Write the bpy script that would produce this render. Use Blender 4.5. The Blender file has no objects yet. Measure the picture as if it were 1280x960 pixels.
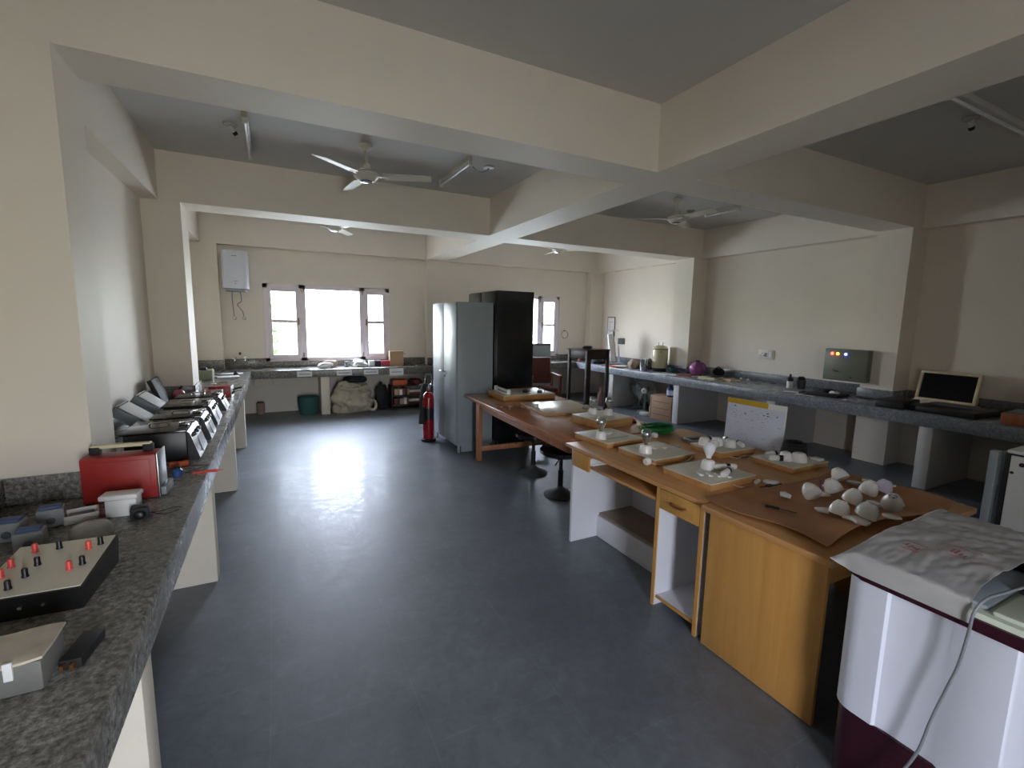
import bpy, bmesh, math, random
from mathutils import Vector, Matrix
random.seed(7)
PI = math.pi
R = math.radians
C = bpy.context.scene.collection
sc = bpy.context.scene

# ------------------------------------------------------------------ helpers
def lin(h):
    h = h.lstrip('#')
    out = []
    for i in (0, 2, 4):
        c = int(h[i:i+2], 16) / 255
        out.append(c / 12.92 if c <= .04045 else ((c + .055) / 1.055) ** 2.4)
    return (*out, 1)

class MB:
    """collects shapes into one mesh"""
    def __init__(s): s.bm = bmesh.new()
    def _xf(s, verts, M):
        if M is not None:
            for v in verts: v.co = M @ v.co
    def box(s, x0, x1, y0, y1, z0, z1, bev=0, M=None, seg=2):
        r = bmesh.ops.create_cube(s.bm, size=1)
        vs = r['verts']
        for v in vs:
            v.co = Vector((x0 + (v.co.x + .5) * (x1 - x0), y0 + (v.co.y + .5) * (y1 - y0), z0 + (v.co.z + .5) * (z1 - z0)))
        if bev > 0:
            es = list({e for v in vs for e in v.link_edges})
            rr = bmesh.ops.bevel(s.bm, geom=es, offset=bev, segments=seg, profile=.5, affect='EDGES', clamp_overlap=True)
            vs = list({v for f in rr['faces'] for v in f.verts} | {v for v in vs if v.is_valid})
        s._xf(vs, M); return s
    def prism(s, poly, z0, z1, M=None, bev=0):
        b = [s.bm.verts.new((x, y, z0)) for x, y in poly]
        t = [s.bm.verts.new((x, y, z1)) for x, y in poly]
        n = len(poly); fs = [s.bm.faces.new(b[::-1]), s.bm.faces.new(t)]
        for i in range(n): fs.append(s.bm.faces.new((b[i], b[(i+1) % n], t[(i+1) % n], t[i])))
        vs = b + t
        if bev > 0:
            es = list({e for f in fs for e in f.edges})
            rr = bmesh.ops.bevel(s.bm, geom=es, offset=bev, segments=2, profile=.5, affect='EDGES', clamp_overlap=True)
            vs = list({v for f in rr['faces'] for v in f.verts} | {v for v in vs if v.is_valid})
        s._xf(vs, M); return s
    def lathe(s, prof, c=(0, 0, 0), seg=24, M=None, capb=True, capt=True):
        rings = []
        for r, z in prof:
            if r < 1e-6: rings.append([s.bm.verts.new((c[0], c[1], c[2] + z))])
            else: rings.append([s.bm.verts.new((c[0] + r * math.cos(2*PI*i/seg), c[1] + r * math.sin(2*PI*i/seg), c[2] + z)) for i in range(seg)])
        for a, b in zip(rings, rings[1:]):
            for i in range(seg):
                j = (i + 1) % seg
                q = [a[i % len(a)], a[j % len(a)], b[j % len(b)], b[i % len(b)]]
                q2 = []
                for v in q:
                    if v not in q2: q2.append(v)
                if len(q2) > 2: s.bm.faces.new(q2)
        if capb and len(rings[0]) > 1: s.bm.faces.new(rings[0][::-1])
        if capt and len(rings[-1]) > 1: s.bm.faces.new(rings[-1])
        s._xf([v for r in rings for v in r], M); return s
    def cyl(s, p0, p1, r0, r1=None, seg=16):
        p0, p1 = Vector(p0), Vector(p1); r1 = r0 if r1 is None else r1
        d = p1 - p0; q = d.to_track_quat('Z', 'Y').to_matrix().to_4x4()
        return s.lathe([(r0, 0), (r1, d.length)], seg=seg, M=Matrix.Translation(p0) @ q)
    def ball(s, c, r, sx=1, sy=1, sz=1, seg=20, M=None):
        m = Matrix.Translation(c) @ Matrix.Diagonal((r*sx, r*sy, r*sz, 1))
        bmesh.ops.create_uvsphere(s.bm, u_segments=seg, v_segments=seg//2, radius=1, matrix=(M @ m) if M is not None else m); return s
    def tube(s, pts, r, seg=8, smooth=True, closed=False):
        P = [Vector(p) for p in pts]
        if smooth and len(P) > 2:
            Q = []
            n = len(P)
            rng = range(n) if closed else range(n - 1)
            for i in rng:
                a = P[(i-1) % n] if (closed or i > 0) else P[0]
                b, c_ = P[i], P[(i+1) % n]
                d = P[(i+2) % n] if (closed or i + 2 < n) else P[-1]
                for k in range(5):
                    t = k / 5
                    Q.append(.5 * ((2*b) + (c_ - a)*t + (2*a - 5*b + 4*c_ - d)*t*t + (3*b - a - 3*c_ + d)*t**3))
            if not closed: Q.append(P[-1])
            P = Q
        rings = []; n = len(P)
        up = Vector((0, 0, 1))
        for i, p in enumerate(P):
            if closed: t = P[(i+1) % n] - P[(i-1) % n]
            else: t = P[min(i+1, n-1)] - P[max(i-1, 0)]
            if t.length < 1e-9: t = Vector((0, 0, 1))
            t.normalize()
            u = up - t * up.dot(t)
            if u.length < .05:
                u = Vector((1, 0, 0)) - t * t.x
            u.normalize(); up = u
            w = t.cross(u)
            rings.append([s.bm.verts.new(p + r * (math.cos(2*PI*k/seg) * u + math.sin(2*PI*k/seg) * w)) for k in range(seg)])
        m = n if closed else n - 1
        for i in range(m):
            a, b = rings[i], rings[(i+1) % n]
            for k in range(seg): s.bm.faces.new((a[k], a[(k+1) % seg], b[(k+1) % seg], b[k]))
        if not closed:
            s.bm.faces.new(rings[0][::-1]); s.bm.faces.new(rings[-1])
        return s
    def grid(s, nx, ny, fn, thick=0):
        """surface fn(u,v)->xyz, optional thickness downwards"""
        V = [[s.bm.verts.new(fn(i/nx, j/ny)) for j in range(ny+1)] for i in range(nx+1)]
        for i in range(nx):
            for j in range(ny): s.bm.faces.new((V[i][j], V[i+1][j], V[i+1][j+1], V[i][j+1]))
        if thick:
            W = [[s.bm.verts.new(V[i][j].co - Vector((0, 0, thick))) for j in range(ny+1)] for i in range(nx+1)]
            for i in range(nx):
                for j in range(ny): s.bm.faces.new((W[i][j], W[i][j+1], W[i+1][j+1], W[i+1][j]))
            for i in range(nx):
                s.bm.faces.new((V[i][0], W[i][0], W[i+1][0], V[i+1][0])); s.bm.faces.new((V[i+1][ny], W[i+1][ny], W[i][ny], V[i][ny]))
            for j in range(ny):
                s.bm.faces.new((V[0][j+1], W[0][j+1], W[0][j], V[0][j])); s.bm.faces.new((V[nx][j], W[nx][j], W[nx][j+1], V[nx][j+1]))
        return s
    def build(s, name, m, parent=None, smooth=True, loc=None, rot=None):
        bmesh.ops.recalc_face_normals(s.bm, faces=s.bm.faces)
        me = bpy.data.meshes.new(name); s.bm.to_mesh(me); s.bm.free()
        if smooth:
            for p in me.polygons: p.use_smooth = True
            me.set_sharp_from_angle(angle=R(38))
        me.materials.append(m)
        o = bpy.data.objects.new(name, me); C.objects.link(o)
        if parent is not None: o.parent = parent
        if loc is not None: o.location = loc
        if rot is not None: o.rotation_euler = rot
        return o

def tag(o, label, cat, group=None, kind=None):
    o['label'] = label; o['category'] = cat
    if group: o['group'] = group
    if kind: o['kind'] = kind
    return o
def thing(name, label, cat, loc=(0, 0, 0), rz=0, group=None, rot=None):
    o = bpy.data.objects.new(name, None); C.objects.link(o); o.empty_display_size = .1
    o.location = loc; o.rotation_euler = rot if rot else (0, 0, rz)
    return tag(o, label, cat, group)
def struct(o):
    o['kind'] = 'structure'; return o
def dup(o, loc, rz=0, label=None, parent=None):
    c = o.copy(); C.objects.link(c)
    if parent is not None: c.parent = parent
    else:
        c.location = loc; c.rotation_euler = (o.rotation_euler.x, o.rotation_euler.y, rz)
        if label: c['label'] = label
    for ch in list(o.children): dup(ch, None, parent=c)
    return c

# ------------------------------------------------------------------ materials
def new_mat(name):
    m = bpy.data.materials.new(name); m.use_nodes = True
    nt = m.node_tree
    return m, nt, nt.nodes['Principled BSDF']
def nd(nt, t, **kw):
    n = nt.nodes.new(t)
    for k, v in kw.items():
        if k in n.inputs: n.inputs[k].default_value = v
        else: setattr(n, k, v)
    return n
def coords(nt, scale=(1, 1, 1), kind='Object'):
    tc = nd(nt, 'ShaderNodeTexCoord'); mp = nd(nt, 'ShaderNodeMapping'); mp.inputs['Scale'].default_value = scale
    nt.links.new(tc.outputs[kind], mp.inputs['Vector']); return mp.outputs['Vector']
def ramp(nt, fac, stops):
    r = nd(nt, 'ShaderNodeValToRGB'); e = r.color_ramp.elements
    while len(e) < len(stops): e.new(.5)
    for i, (p, c) in enumerate(stops): e[i].position = p; e[i].color = lin(c) if isinstance(c, str) else c
    nt.links.new(fac, r.inputs['Fac']); return r.outputs['Color']
def shade(c, k):
    return tuple(max(0, min(1, x * k)) for x in c[:3]) + (1,)
def simple(name, col, rough=.5, metal=0, var=.12, scale=6, bump=0, spec=.5, stretch=(1, 1, 1), coat=0):
    m, nt, b = new_mat(name); c = lin(col)
    n = nd(nt, 'ShaderNodeTexNoise', Scale=scale, Detail=5.0, Roughness=.6)
    nt.links.new(coords(nt, stretch), n.inputs['Vector'])
    nt.links.new(ramp(nt, n.outputs['Fac'], [(.25, shade(c, 1 - var)), (.75, shade(c, 1 + var))]), b.inputs['Base Color'])
    b.inputs['Roughness'].default_value = rough; b.inputs['Metallic'].default_value = metal
    b.inputs['Specular IOR Level'].default_value = spec; b.inputs['Coat Weight'].default_value = coat
    if bump:
        bp = nd(nt, 'ShaderNodeBump', Strength=bump, Distance=.01); n2 = nd(nt, 'ShaderNodeTexNoise', Scale=scale * 6, Detail=4.0)
        nt.links.new(coords(nt, stretch), n2.inputs['Vector']); nt.links.new(n2.outputs['Fac'], bp.inputs['Height']); nt.links.new(bp.outputs['Normal'], b.inputs['Normal'])
    return m
def wood(name, dark, light, rough=.4, scale=1, axis='x', bump=.05, coat=0):
    m, nt, b = new_mat(name)
    st = {'x': (.6, 9, 9), 'y': (9, .6, 9), 'z': (9, 9, .6)}[axis]
    n = nd(nt, 'ShaderNodeTexNoise', Scale=2.2 * scale, Detail=8.0, Roughness=.65, Distortion=.6)
    nt.links.new(coords(nt, st), n.inputs['Vector'])
    nt.links.new(ramp(nt, n.outputs['Fac'], [(.3, dark), (.7, light)]), b.inputs['Base Color'])
    b.inputs['Roughness'].default_value = rough; b.inputs['Coat Weight'].default_value = coat; b.inputs['Coat Roughness'].default_value = .15
    bp = nd(nt, 'ShaderNodeBump', Strength=bump, Distance=.004); nt.links.new(n.outputs['Fac'], bp.inputs['Height']); nt.links.new(bp.outputs['Normal'], b.inputs['Normal'])
    return m
def granite(name, dark, mid, light, rough=.3):
    m, nt, b = new_mat(name); v = coords(nt)
    n1 = nd(nt, 'ShaderNodeTexNoise', Scale=55.0, Detail=6.0, Roughness=.75); n2 = nd(nt, 'ShaderNodeTexNoise', Scale=5.0, Detail=4.0)
    nt.links.new(v, n1.inputs['Vector']); nt.links.new(v, n2.inputs['Vector'])
    c1 = ramp(nt, n1.outputs['Fac'], [(.33, dark), (.5, mid), (.7, light)])
    mx = nd(nt, 'ShaderNodeMix', data_type='RGBA', blend_type='MULTIPLY'); mx.inputs[0].default_value = .6
    c2 = ramp(nt, n2.outputs['Fac'], [(.3, '#b9b7b0'), (.7, '#ffffff')])
    nt.links.new(c1, mx.inputs[6]); nt.links.new(c2, mx.inputs[7]); nt.links.new(mx.outputs[2], b.inputs['Base Color'])
    nt.links.new(ramp(nt, n2.outputs['Fac'], [(.3, (rough+.14,)*3+(1,)), (.7, (rough-.06,)*3+(1,))]), b.inputs['Roughness'])
    bp = nd(nt, 'ShaderNodeBump', Strength=.06, Distance=.004); nt.links.new(n1.outputs['Fac'], bp.inputs['Height']); nt.links.new(bp.outputs['Normal'], b.inputs['Normal'])
    return m
def glassy(name, tint='#f4fbf8', gloss=.08, rough=.03):
    m = bpy.data.materials.new(name); m.use_nodes = True; nt = m.node_tree; nt.nodes.clear()
    o = nd(nt, 'ShaderNodeOutputMaterial'); t = nd(nt, 'ShaderNodeBsdfTransparent'); t.inputs[0].default_value = lin(tint)
    g = nd(nt, 'ShaderNodeBsdfGlossy'); g.inputs['Roughness'].default_value = rough
    fr = nd(nt, 'ShaderNodeLayerWeight'); fr.inputs[0].default_value = .25
    ma = nd(nt, 'ShaderNodeMath', operation='MULTIPLY_ADD'); ma.inputs[1].default_value = .5; ma.inputs[2].default_value = gloss
    nt.links.new(fr.outputs['Facing'], ma.inputs[0])
    mx = nd(nt, 'ShaderNodeMixShader')
    nt.links.new(ma.outputs[0], mx.inputs[0]); nt.links.new(t.outputs[0], mx.inputs[1]); nt.links.new(g.outputs[0], mx.inputs[2]); nt.links.new(mx.outputs[0], o.inputs[0])
    return m
def film(name):
    m = bpy.data.materials.new(name); m.use_nodes = True; nt = m.node_tree
    b = nt.nodes['Principled BSDF']; o = nt.nodes['Material Output']
    n = nd(nt, 'ShaderNodeTexNoise', Scale=4.0, Detail=7.0, Distortion=1.2); nt.links.new(coords(nt, (1, .4, 1)), n.inputs['Vector'])
    nt.links.new(ramp(nt, n.outputs['Fac'], [(.3, '#a19f9c'), (.7, '#c3c1be')]), b.inputs['Base Color'])
    b.inputs['Roughness'].default_value = .3; b.inputs['Specular IOR Level'].default_value = .6
    bp = nd(nt, 'ShaderNodeBump', Strength=.15, Distance=.02); nt.links.new(n.outputs['Fac'], bp.inputs['Height']); nt.links.new(bp.outputs['Normal'], b.inputs['Normal'])
    t = nd(nt, 'ShaderNodeBsdfTransparent'); mx = nd(nt, 'ShaderNodeMixShader')
    nt.links.new(ramp(nt, n.outputs['Fac'], [(.3, (.82,)*3+(1,)), (.7, (.95,)*3+(1,))]), mx.inputs[0])
    nt.links.new(t.outputs[0], mx.inputs[1]); nt.links.new(b.outputs[0], mx.inputs[2]); nt.links.new(mx.outputs[0], o.inputs[0])
    return m
def emit(name, col, s):
    m, nt, b = new_mat(name); b.inputs['Base Color'].default_value = lin(col)
    b.inputs['Emission Color'].default_value = lin(col); b.inputs['Emission Strength'].default_value = s; return m
def floor_mat():
    m, nt, b = new_mat('polished_grey_stone'); v = coords(nt)
    mp = nd(nt, 'ShaderNodeMapping'); mp.inputs['Rotation'].default_value = (0, 0, PI/2); mp.inputs['Location'].default_value = (.0, .72 + .57*20, 0)
    nt.links.new(v, mp.inputs['Vector'])
    br = nd(nt, 'ShaderNodeTexBrick', Scale=1.0); br.offset = .5
    br.inputs['Mortar Size'].default_value = .003; br.inputs['Mortar Smooth'].default_value = .3; br.inputs['Bias'].default_value = 0
    br.inputs['Brick Width'].default_value = .63; br.inputs['Row Height'].default_value = .573
    br.inputs['Color1'].default_value = (.95, .95, .95, 1); br.inputs['Color2'].default_value = (1.05, 1.05, 1.05, 1); br.inputs['Mortar'].default_value = (1.2, 1.2, 1.17, 1)
    nt.links.new(mp.outputs['Vector'], br.inputs['Vector'])
    n1 = nd(nt, 'ShaderNodeTexNoise', Scale=1.7, Detail=7.0, Roughness=.6); nt.links.new(v, n1.inputs['Vector'])
    n2 = nd(nt, 'ShaderNodeTexNoise', Scale=14.0, Detail=6.0, Roughness=.7, Distortion=.8); nt.links.new(v, n2.inputs['Vector'])
    c = ramp(nt, n1.outputs['Fac'], [(.3, '#565c62'), (.7, '#6c737a')])
    c2 = ramp(nt, n2.outputs['Fac'], [(.3, (.72,)*3+(1,)), (.7, (1.16,)*3+(1,))])
    m1 = nd(nt, 'ShaderNodeMix', data_type='RGBA', blend_type='MULTIPLY'); m1.inputs[0].default_value = 1
    m2 = nd(nt, 'ShaderNodeMix', data_type='RGBA', blend_type='MULTIPLY'); m2.inputs[0].default_value = 1
    nt.links.new(c, m1.inputs[6]); nt.links.new(c2, m1.inputs[7]); nt.links.new(m1.outputs[2], m2.inputs[6]); nt.links.new(br.outputs['Color'], m2.inputs[7])
    nt.links.new(m2.outputs[2], b.inputs['Base Color'])
    nt.links.new(ramp(nt, n2.outputs['Fac'], [(.25, (.4,)*3+(1,)), (.75, (.6,)*3+(1,))]), b.inputs['Roughness'])
    bp = nd(nt, 'ShaderNodeBump', Strength=.12, Distance=.01); nt.links.new(n2.outputs['Fac'], bp.inputs['Height']); nt.links.new(bp.outputs['Normal'], b.inputs['Normal'])
    b.inputs['Specular IOR Level'].default_value = .9; b.inputs['Coat Weight'].default_value = .09; b.inputs['Coat Roughness'].default_value = .2
    nt.links.new(ramp(nt, n2.outputs['Fac'], [(.35, (.08,)*3+(1,)), (.65, (.3,)*3+(1,))]), b.inputs['Coat Roughness'])
    return m

M = dict(
    floor=floor_mat(),
    wall=simple('cream_wall_paint', '#e4dbcd', .6, var=.03, scale=2, bump=.03),
    ceil=simple('off_white_ceiling_paint', '#cbc8c4', .7, var=.03, scale=2),
    legw=simple('cream_painted_plaster', '#d9d0be', .65, var=.06, scale=5, bump=.06),
    granite=granite('grey_granite', '#45433e', '#7b7871', '#b5b2aa', .24),
    granitel=granite('pale_grey_granite', '#5c5f63', '#83878c', '#a9adb2', .26),
    frame=simple('mauve_white_window_paint', '#e9dfe3', .5, var=.04),
    glass=glassy('window_glass', '#fdfefe', .03), dirty=glassy('dusty_window_glass', '#d8dcda', .05), clear=glassy('clear_bulb_glass', '#dfe6e4', .3, .08),
    white=simple('white_plastic', '#e6e6e2', .35, var=.03), offw=simple('off_white_plastic', '#d6d2c6', .4, var=.05),
    porc=simple('white_porcelain', '#ebe8e2', .18, var=.03), porcg=simple('greyed_porcelain', '#c4c0ba', .25, var=.1, scale=20),
    black=simple('black_plastic', '#141414', .4, var=.2), blackg=simple('glossy_black_lacquer', '#101012', .14, var=.2), rubber=simple('black_rubber', '#1b1b1b', .7),
    steelg=simple('grey_enamelled_steel', '#8f979b', .38, var=.05, scale=3), steelg2=simple('dark_grey_steel', '#4c4f50', .45, var=.06),
    chrome=simple('chrome', '#d0d2d4', .12, 1, var=.03), alu=simple('brushed_aluminium', '#b4b6b6', .35, 1, var=.06, stretch=(1, 12, 1)),
    blacks=simple('black_enamelled_steel', '#17191a', .2, var=.1),
    red=simple('dull_red_paint', '#9a2620', .45, var=.1), redx=simple('extinguisher_red', '#8f1620', .25, var=.05), redp=simple('red_plastic', '#e04a40', .4, var=.06),
    maroon=simple('maroon_plastic', '#32101c', .25, var=.05), blue=simple('blue_plastic', '#33588f', .4), blued=simple('dull_blue_plastic', '#4a5f86', .6), orange=simple('orange_plastic', '#c8592c', .5), teal=simple('teal_cloth', '#2f5a58', .8, bump=.3),
    pink=simple('pink_plastic', '#c26a78', .35), purple=simple('purple_glazed_clay', '#94558c', .16, var=.1), green=simple('green_insulated_wire', '#17793a', .4),
    deskt=wood('light_brown_laminate', '#b98550', '#cc9a64', .42, 1, 'y', .02), deskp=wood('orange_brown_laminate', '#b8823f', '#cc9a55', .45, .7, 'z', .02),
    table=wood('varnished_brown_wood', '#9c6544', '#c0855c', .22, 1, 'y', .04, coat=.5), tablel=wood('brown_wooden_leg', '#935c3b', '#b27a55', .4, 1, 'z'),
    darkw=wood('dark_stained_wood', '#241713', '#38241c', .45, 1, 'z'), chairw=wood('reddish_brown_wood', '#7c3f22', '#9b5a34', .35, 1, 'z'), boardw=wood('pale_board_wood', '#a9743f', '#c79a62', .5, 1, 'x'),
    cream=simple('cream_board_face', '#cfcbb8', .4, var=.06, scale=8), ply=wood('cream_plywood', '#b8a482', '#d2c3a3', .3, .8, 'x', .02, coat=.3),
    lam=simple('white_laminate', '#d8d8dc', .4, var=.03), hide=simple('brown_wrapping_sheet', '#a87448', .6, var=.12, scale=7, bump=.08),
    carton=simple('brown_cardboard', '#b79676', .75, var=.06), cartong=simple('greyish_cardboard', '#a48e7c', .8, var=.08), paper=simple('white_paper', '#e8e8e6', .7, var=.03), paperb=simple('bluish_white_paper', '#d9def0', .6, var=.04), yellow=simple('yellow_card', '#c9a62c', .6),
    sack=simple('cream_sackcloth', '#b9b09c', .85, var=.15, scale=8, bump=.5), bag=simple('dark_bag_cloth', '#2b2c2d', .8, var=.3, bump=.3), leather=simple('brown_leatherette', '#5c2a1d', .45, var=.1),
    washer=simple('white_washer_shell', '#d6d8e2', .28, var=.02), lime=simple('pale_green_lid', '#cfd6c4', .3, var=.02), film=film('plastic_film'), fridge=simple('fridge_white', '#d6d6d2', .35, var=.03),
    fan=simple('fan_ivory_paint', '#c9c4b6', .35, var=.04), fang=simple('grey_green_blades', '#6f7a78', .3), cream2=simple('cream_enamel', '#cfc7a2', .25, var=.04), panelg=simple('olive_grey_steel', '#6f7362', .4, var=.05),
    screen=simple('dark_screen', '#050506', .35, var=.1, spec=.15), ledr=emit('red_led', '#ff3a2a', 6), ledo=emit('orange_led', '#ff8a2a', 5), ledb=emit('blue_led', '#3a4bff', 10),
    ink=simple('dark_ink', '#2b2f3c', .7), inkr=simple('faded_red_print', '#a8706f', .6), inkg=simple('grey_print', '#8b8f92', .6), cableg=simple('grey_cable', '#75787c', .4), cablew=simple('white_cable', '#cfc3b2', .5), brass=simple('copper_fitting', '#9a6b45', .35, .8),
    leaf=simple('tree_leaves', '#5d7a45', .7, var=.3, scale=3), bark=simple('tree_bark', '#6b5846', .8), ground=simple('outdoor_ground', '#cfcdbd', .9, var=.15, scale=.3),
    violet=simple('dark_violet_card', '#3b1f3f', .5), redb=simple('red_card', '#b8404a', .5), greeng=simple('grey_green_plastic', '#7c8468', .5), books=simple('book_cloth', '#7a3b2c', .6), bulbf=simple('frosted_glass', '#e0e2e4', .25, var=.02),
)
# ------------------------------------------------------------------ room shell
XL, XR, YF, YB, ZC, ZB = -1.13, 6.85, 9.03, -1.5, 3.27, 2.79
T = .785
def sbox(name, m, *a):
    return struct(MB().box(*a).build(name, m, smooth=False))
sbox('floor', M['floor'], XL - .25, XR + .25, YB - .25, YF + .25, -.15, 0)
sbox('ceiling', M['ceil'], XL - .25, XR + .25, YB - .25, YF + .25, ZC, ZC + .15)
sbox('wall_left', M['wall'], XL - .25, XL, YB - .25, YF + .25, 0, ZC)
sbox('wall_right', M['wall'], XR, XR + .25, YB - .25, YF + .25, 0, ZC)
def holed(name, x0, x1, y0, y1, holes):
    b = MB(); xs = x0
    for hx0, hx1, z0, z1 in holes:
        b.box(xs, hx0, y0, y1, 0, ZC); b.box(hx0, hx1, y0, y1, 0, z0); b.box(hx0, hx1, y0, y1, z1, ZC); xs = hx1
    b.box(xs, x1, y0, y1, 0, ZC)
    return struct(b.build(name, M['wall'], smooth=False))
W1, W2 = (-.155, 1.965), (3.64, 5.765)
WZ = (.89, 2.215)
BW = [(.05, .73, .0, 1.95)]
holed('wall_far', XL, XR, YF, YF + .25, [(*W1, *WZ), (*W2, *WZ)])
holed('wall_back', XL, XR, YB - .25, YB, BW)
# beams and pillars
nt_ = [0]
def trim(m, *a):
    nt_[0] += 1
    return sbox('trim_%d' % nt_[0], m, *a)
g = .001
YA, YC, YN = (2.82, 3.17), (5.93, 6.35), (-.32, .03)
XB = (2.64, 3.06)
for y0, y1 in (YA, YC, YN):
    trim(M['wall'], XL, XB[0], y0, y1, ZB, ZC); trim(M['wall'], XB[1], XR, y0, y1, ZB, ZC)
trim(M['wall'], XB[0], XB[1], YB, YF - .18, ZB, ZC)
for y0, y1 in (YA, YC, YN):
    trim(M['wall'], XL, -.80, y0, y1, 0, ZB); trim(M['wall'], 6.50, XR, y0, y1, 0, ZB)
trim(M['wall'], XL, -.76, YF - .18, YF, 0, ZB); trim(M['wall'], XB[0], XB[1], YF - .18, YF, 0, ZC); trim(M['wall'], 6.5, XR, YF - .18, YF, 0, ZB)
ys = [YB, YN[0], YN[1], YA[0], YA[1], YC[0], YC[1], YF]
for i in range(0, 8, 2):
    trim(M['wall'], XL, -.98, ys[i], ys[i+1], ZB, ZC); trim(M['wall'], 6.70, XR, ys[i], ys[i+1], ZB, ZC)
trim(M['wall'], -.98, XB[0], YF - .13, YF, ZB, ZC); trim(M['wall'], XB[1], 6.70, YF - .13, YF, ZB, ZC)

# windows: painted timber frames, casements and panes
def window(name, x0, x1, z0, z1, y, n):
    w = x1 - x0; fr = .075; d0, d1 = y + .01, y + .085
    b = MB(); t = .004
    b.box(x0, x0 + fr, d0, d1, z0, z1, t); b.box(x1 - fr, x1, d0, d1, z0, z1, t)
    b.box(x0, x1, d0, d1, z1 - fr, z1, t); b.box(x0, x1, d0, d1, z0, z0 + fr * .8, t)
    ma, mb = x0 + w * .285, x0 + w * .765
    b.box(ma - .05, ma + .06, d0, d1, z0, z1, t); b.box(mb - .05, mb + .05, d0, d1, z0, z1, t)
    f = struct(b.build(name, M['frame']))
    for a, c in ((x0 + fr - .02, ma - .035), (mb + .035, x1 - fr + .02)):
        s = MB(); e0, e1 = d0 - .012, d0 + .03; q = .068; zb, zt = z0 + .045, z1 - .06
        s.box(a + .004, a + q, e0, e1, zb, zt, .004); s.box(c - q, c - .004, e0, e1, zb, zt, .004)
        s.box(a + q, c - q, e0, e1, zt - q, zt, .004); s.box(a + q, c - q, e0, e1, zb, zb + q, .004)
        zm = zb + (zt - zb) * .53; s.box(a + q, c - q, e0 + .008, e1 - .008, zm - .026, zm + .026, .003)
        cs = s.build('casement', M['frame'], f)
        MB().box(a + q - .005, c - q + .005, d0 + .008, d0 + .013, zb + q - .005, zt - q + .005).build('pane', M['dirty'], cs, smooth=False)
        hb = MB(); hx = c - .03 if a < ma else a + .03
        hb.box(hx - .012, hx + .012, e0 - .012, e0, zm - .06, zm + .06, .004); hb.cyl((hx, e0 - .02, zm + .02), (hx, e0 - .02, zm - .05), .006, seg=8)
        hb.build('window_catch', M['brass'], cs)
        hg = MB(); gx = ma if a < ma else mb
        for zz in (z1 - .09, z0 + .1): hg.cyl((gx, d0 - .012, zz - .04), (gx, d0 - .012, zz + .04), .009, seg=10)
        hg.build('hinge', M['brass'], cs)
    MB().box(ma + .045, mb - .035, d0 + .03, d0 + .036, z0 + .04, z1 - .05).build('pane', M['glass'], f, smooth=False)
    return f
window('window_1', *W1, *WZ, YF, 1); window('window_2', *W2, *WZ, YF, 2)
a, c, z0, z1 = BW[0]
fb = MB(); fb.box(a, a + .06, YB - .12, YB - .01, z0, z1, .004).box(c - .06, c, YB - .12, YB - .01, z0, z1, .004).box(a + .06, c - .06, YB - .12, YB - .01, z1 - .06, z1, .004)
struct(fb.build('door_1', M['frame']))
sbox('added_sky_block_floor', M['floor'], -9, 14, YB - 2.6, YB - .251, -.15, 0)  # unseen slab added to stop sky light rising through the doorway from below
sbox('added_sky_block_roof', M['ceil'], -9, 14, YB - 2.6, YB - .251, 3.0, 3.15)  # unseen overhang added to cut the sky light reaching the doorway

# ------------------------------------------------------------------ stone counters
def wallleg(b, x0, x1, y0, y1, t): b.box(x0, x1, y0, y1, .001, T - .131, .006)
e = .002
# left counter: slab notched round the two pillars
t = thing('stone_counter', 'long grey granite counter along the left wall, crowded with instruments', 'counter', (0, 0, 0))
lx = -.37
poly = [(XL + e, -1.3), (lx, -1.3), (lx, 8.446), (XL + e, 8.446), (XL + e, YC[1] + e), (-.80 + e, YC[1] + e), (-.80 + e, YC[0] - e), (XL + e, YC[0] - e), (XL + e, YA[1] + e), (-.80 + e, YA[1] + e), (-.80 + e, YA[0] - e), (XL + e, YA[0] - e), (XL + e, YN[1] + e), (-.80 + e, YN[1] + e), (-.80 + e, YN[0] - e), (XL + e, YN[0] - e)]
MB().prism(poly, T - .13, T, bev=.006).build('countertop', M['granite'], t)
h = .125; k = .02
def splash(m, x0, x1, y0, y1, hh=h): MB().box(x0, x1, y0, y1, T + .001, T + hh, .003).build('backsplash', m, t)
for y0, y1 in ((YN[1], YA[0]), (YA[1], YC[0]), (YC[1], 8.446)): splash(M['granite'], XL + e, XL + k, y0 + e, y1 - e)
for y0, y1 in (YA, YC):
    splash(M['granite'], XL + k, -.8, y0 - k, y0 - e); splash(M['granite'], -.8 + e, -.8 + k, y0 - k, y1 + k); splash(M['granite'], XL + k, -.8, y1 + e, y1 + k)
for y in (-.15, 1.55, 3.25, 4.98, 6.63):
    b = MB(); wallleg(b, XL + e if not any(a - .15 < y < c + .05 for a, c in (YA, YC, YN)) else -.79, -.385, y, y + .12, 0); b.build('support_wall', M['legw'], t)
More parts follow.
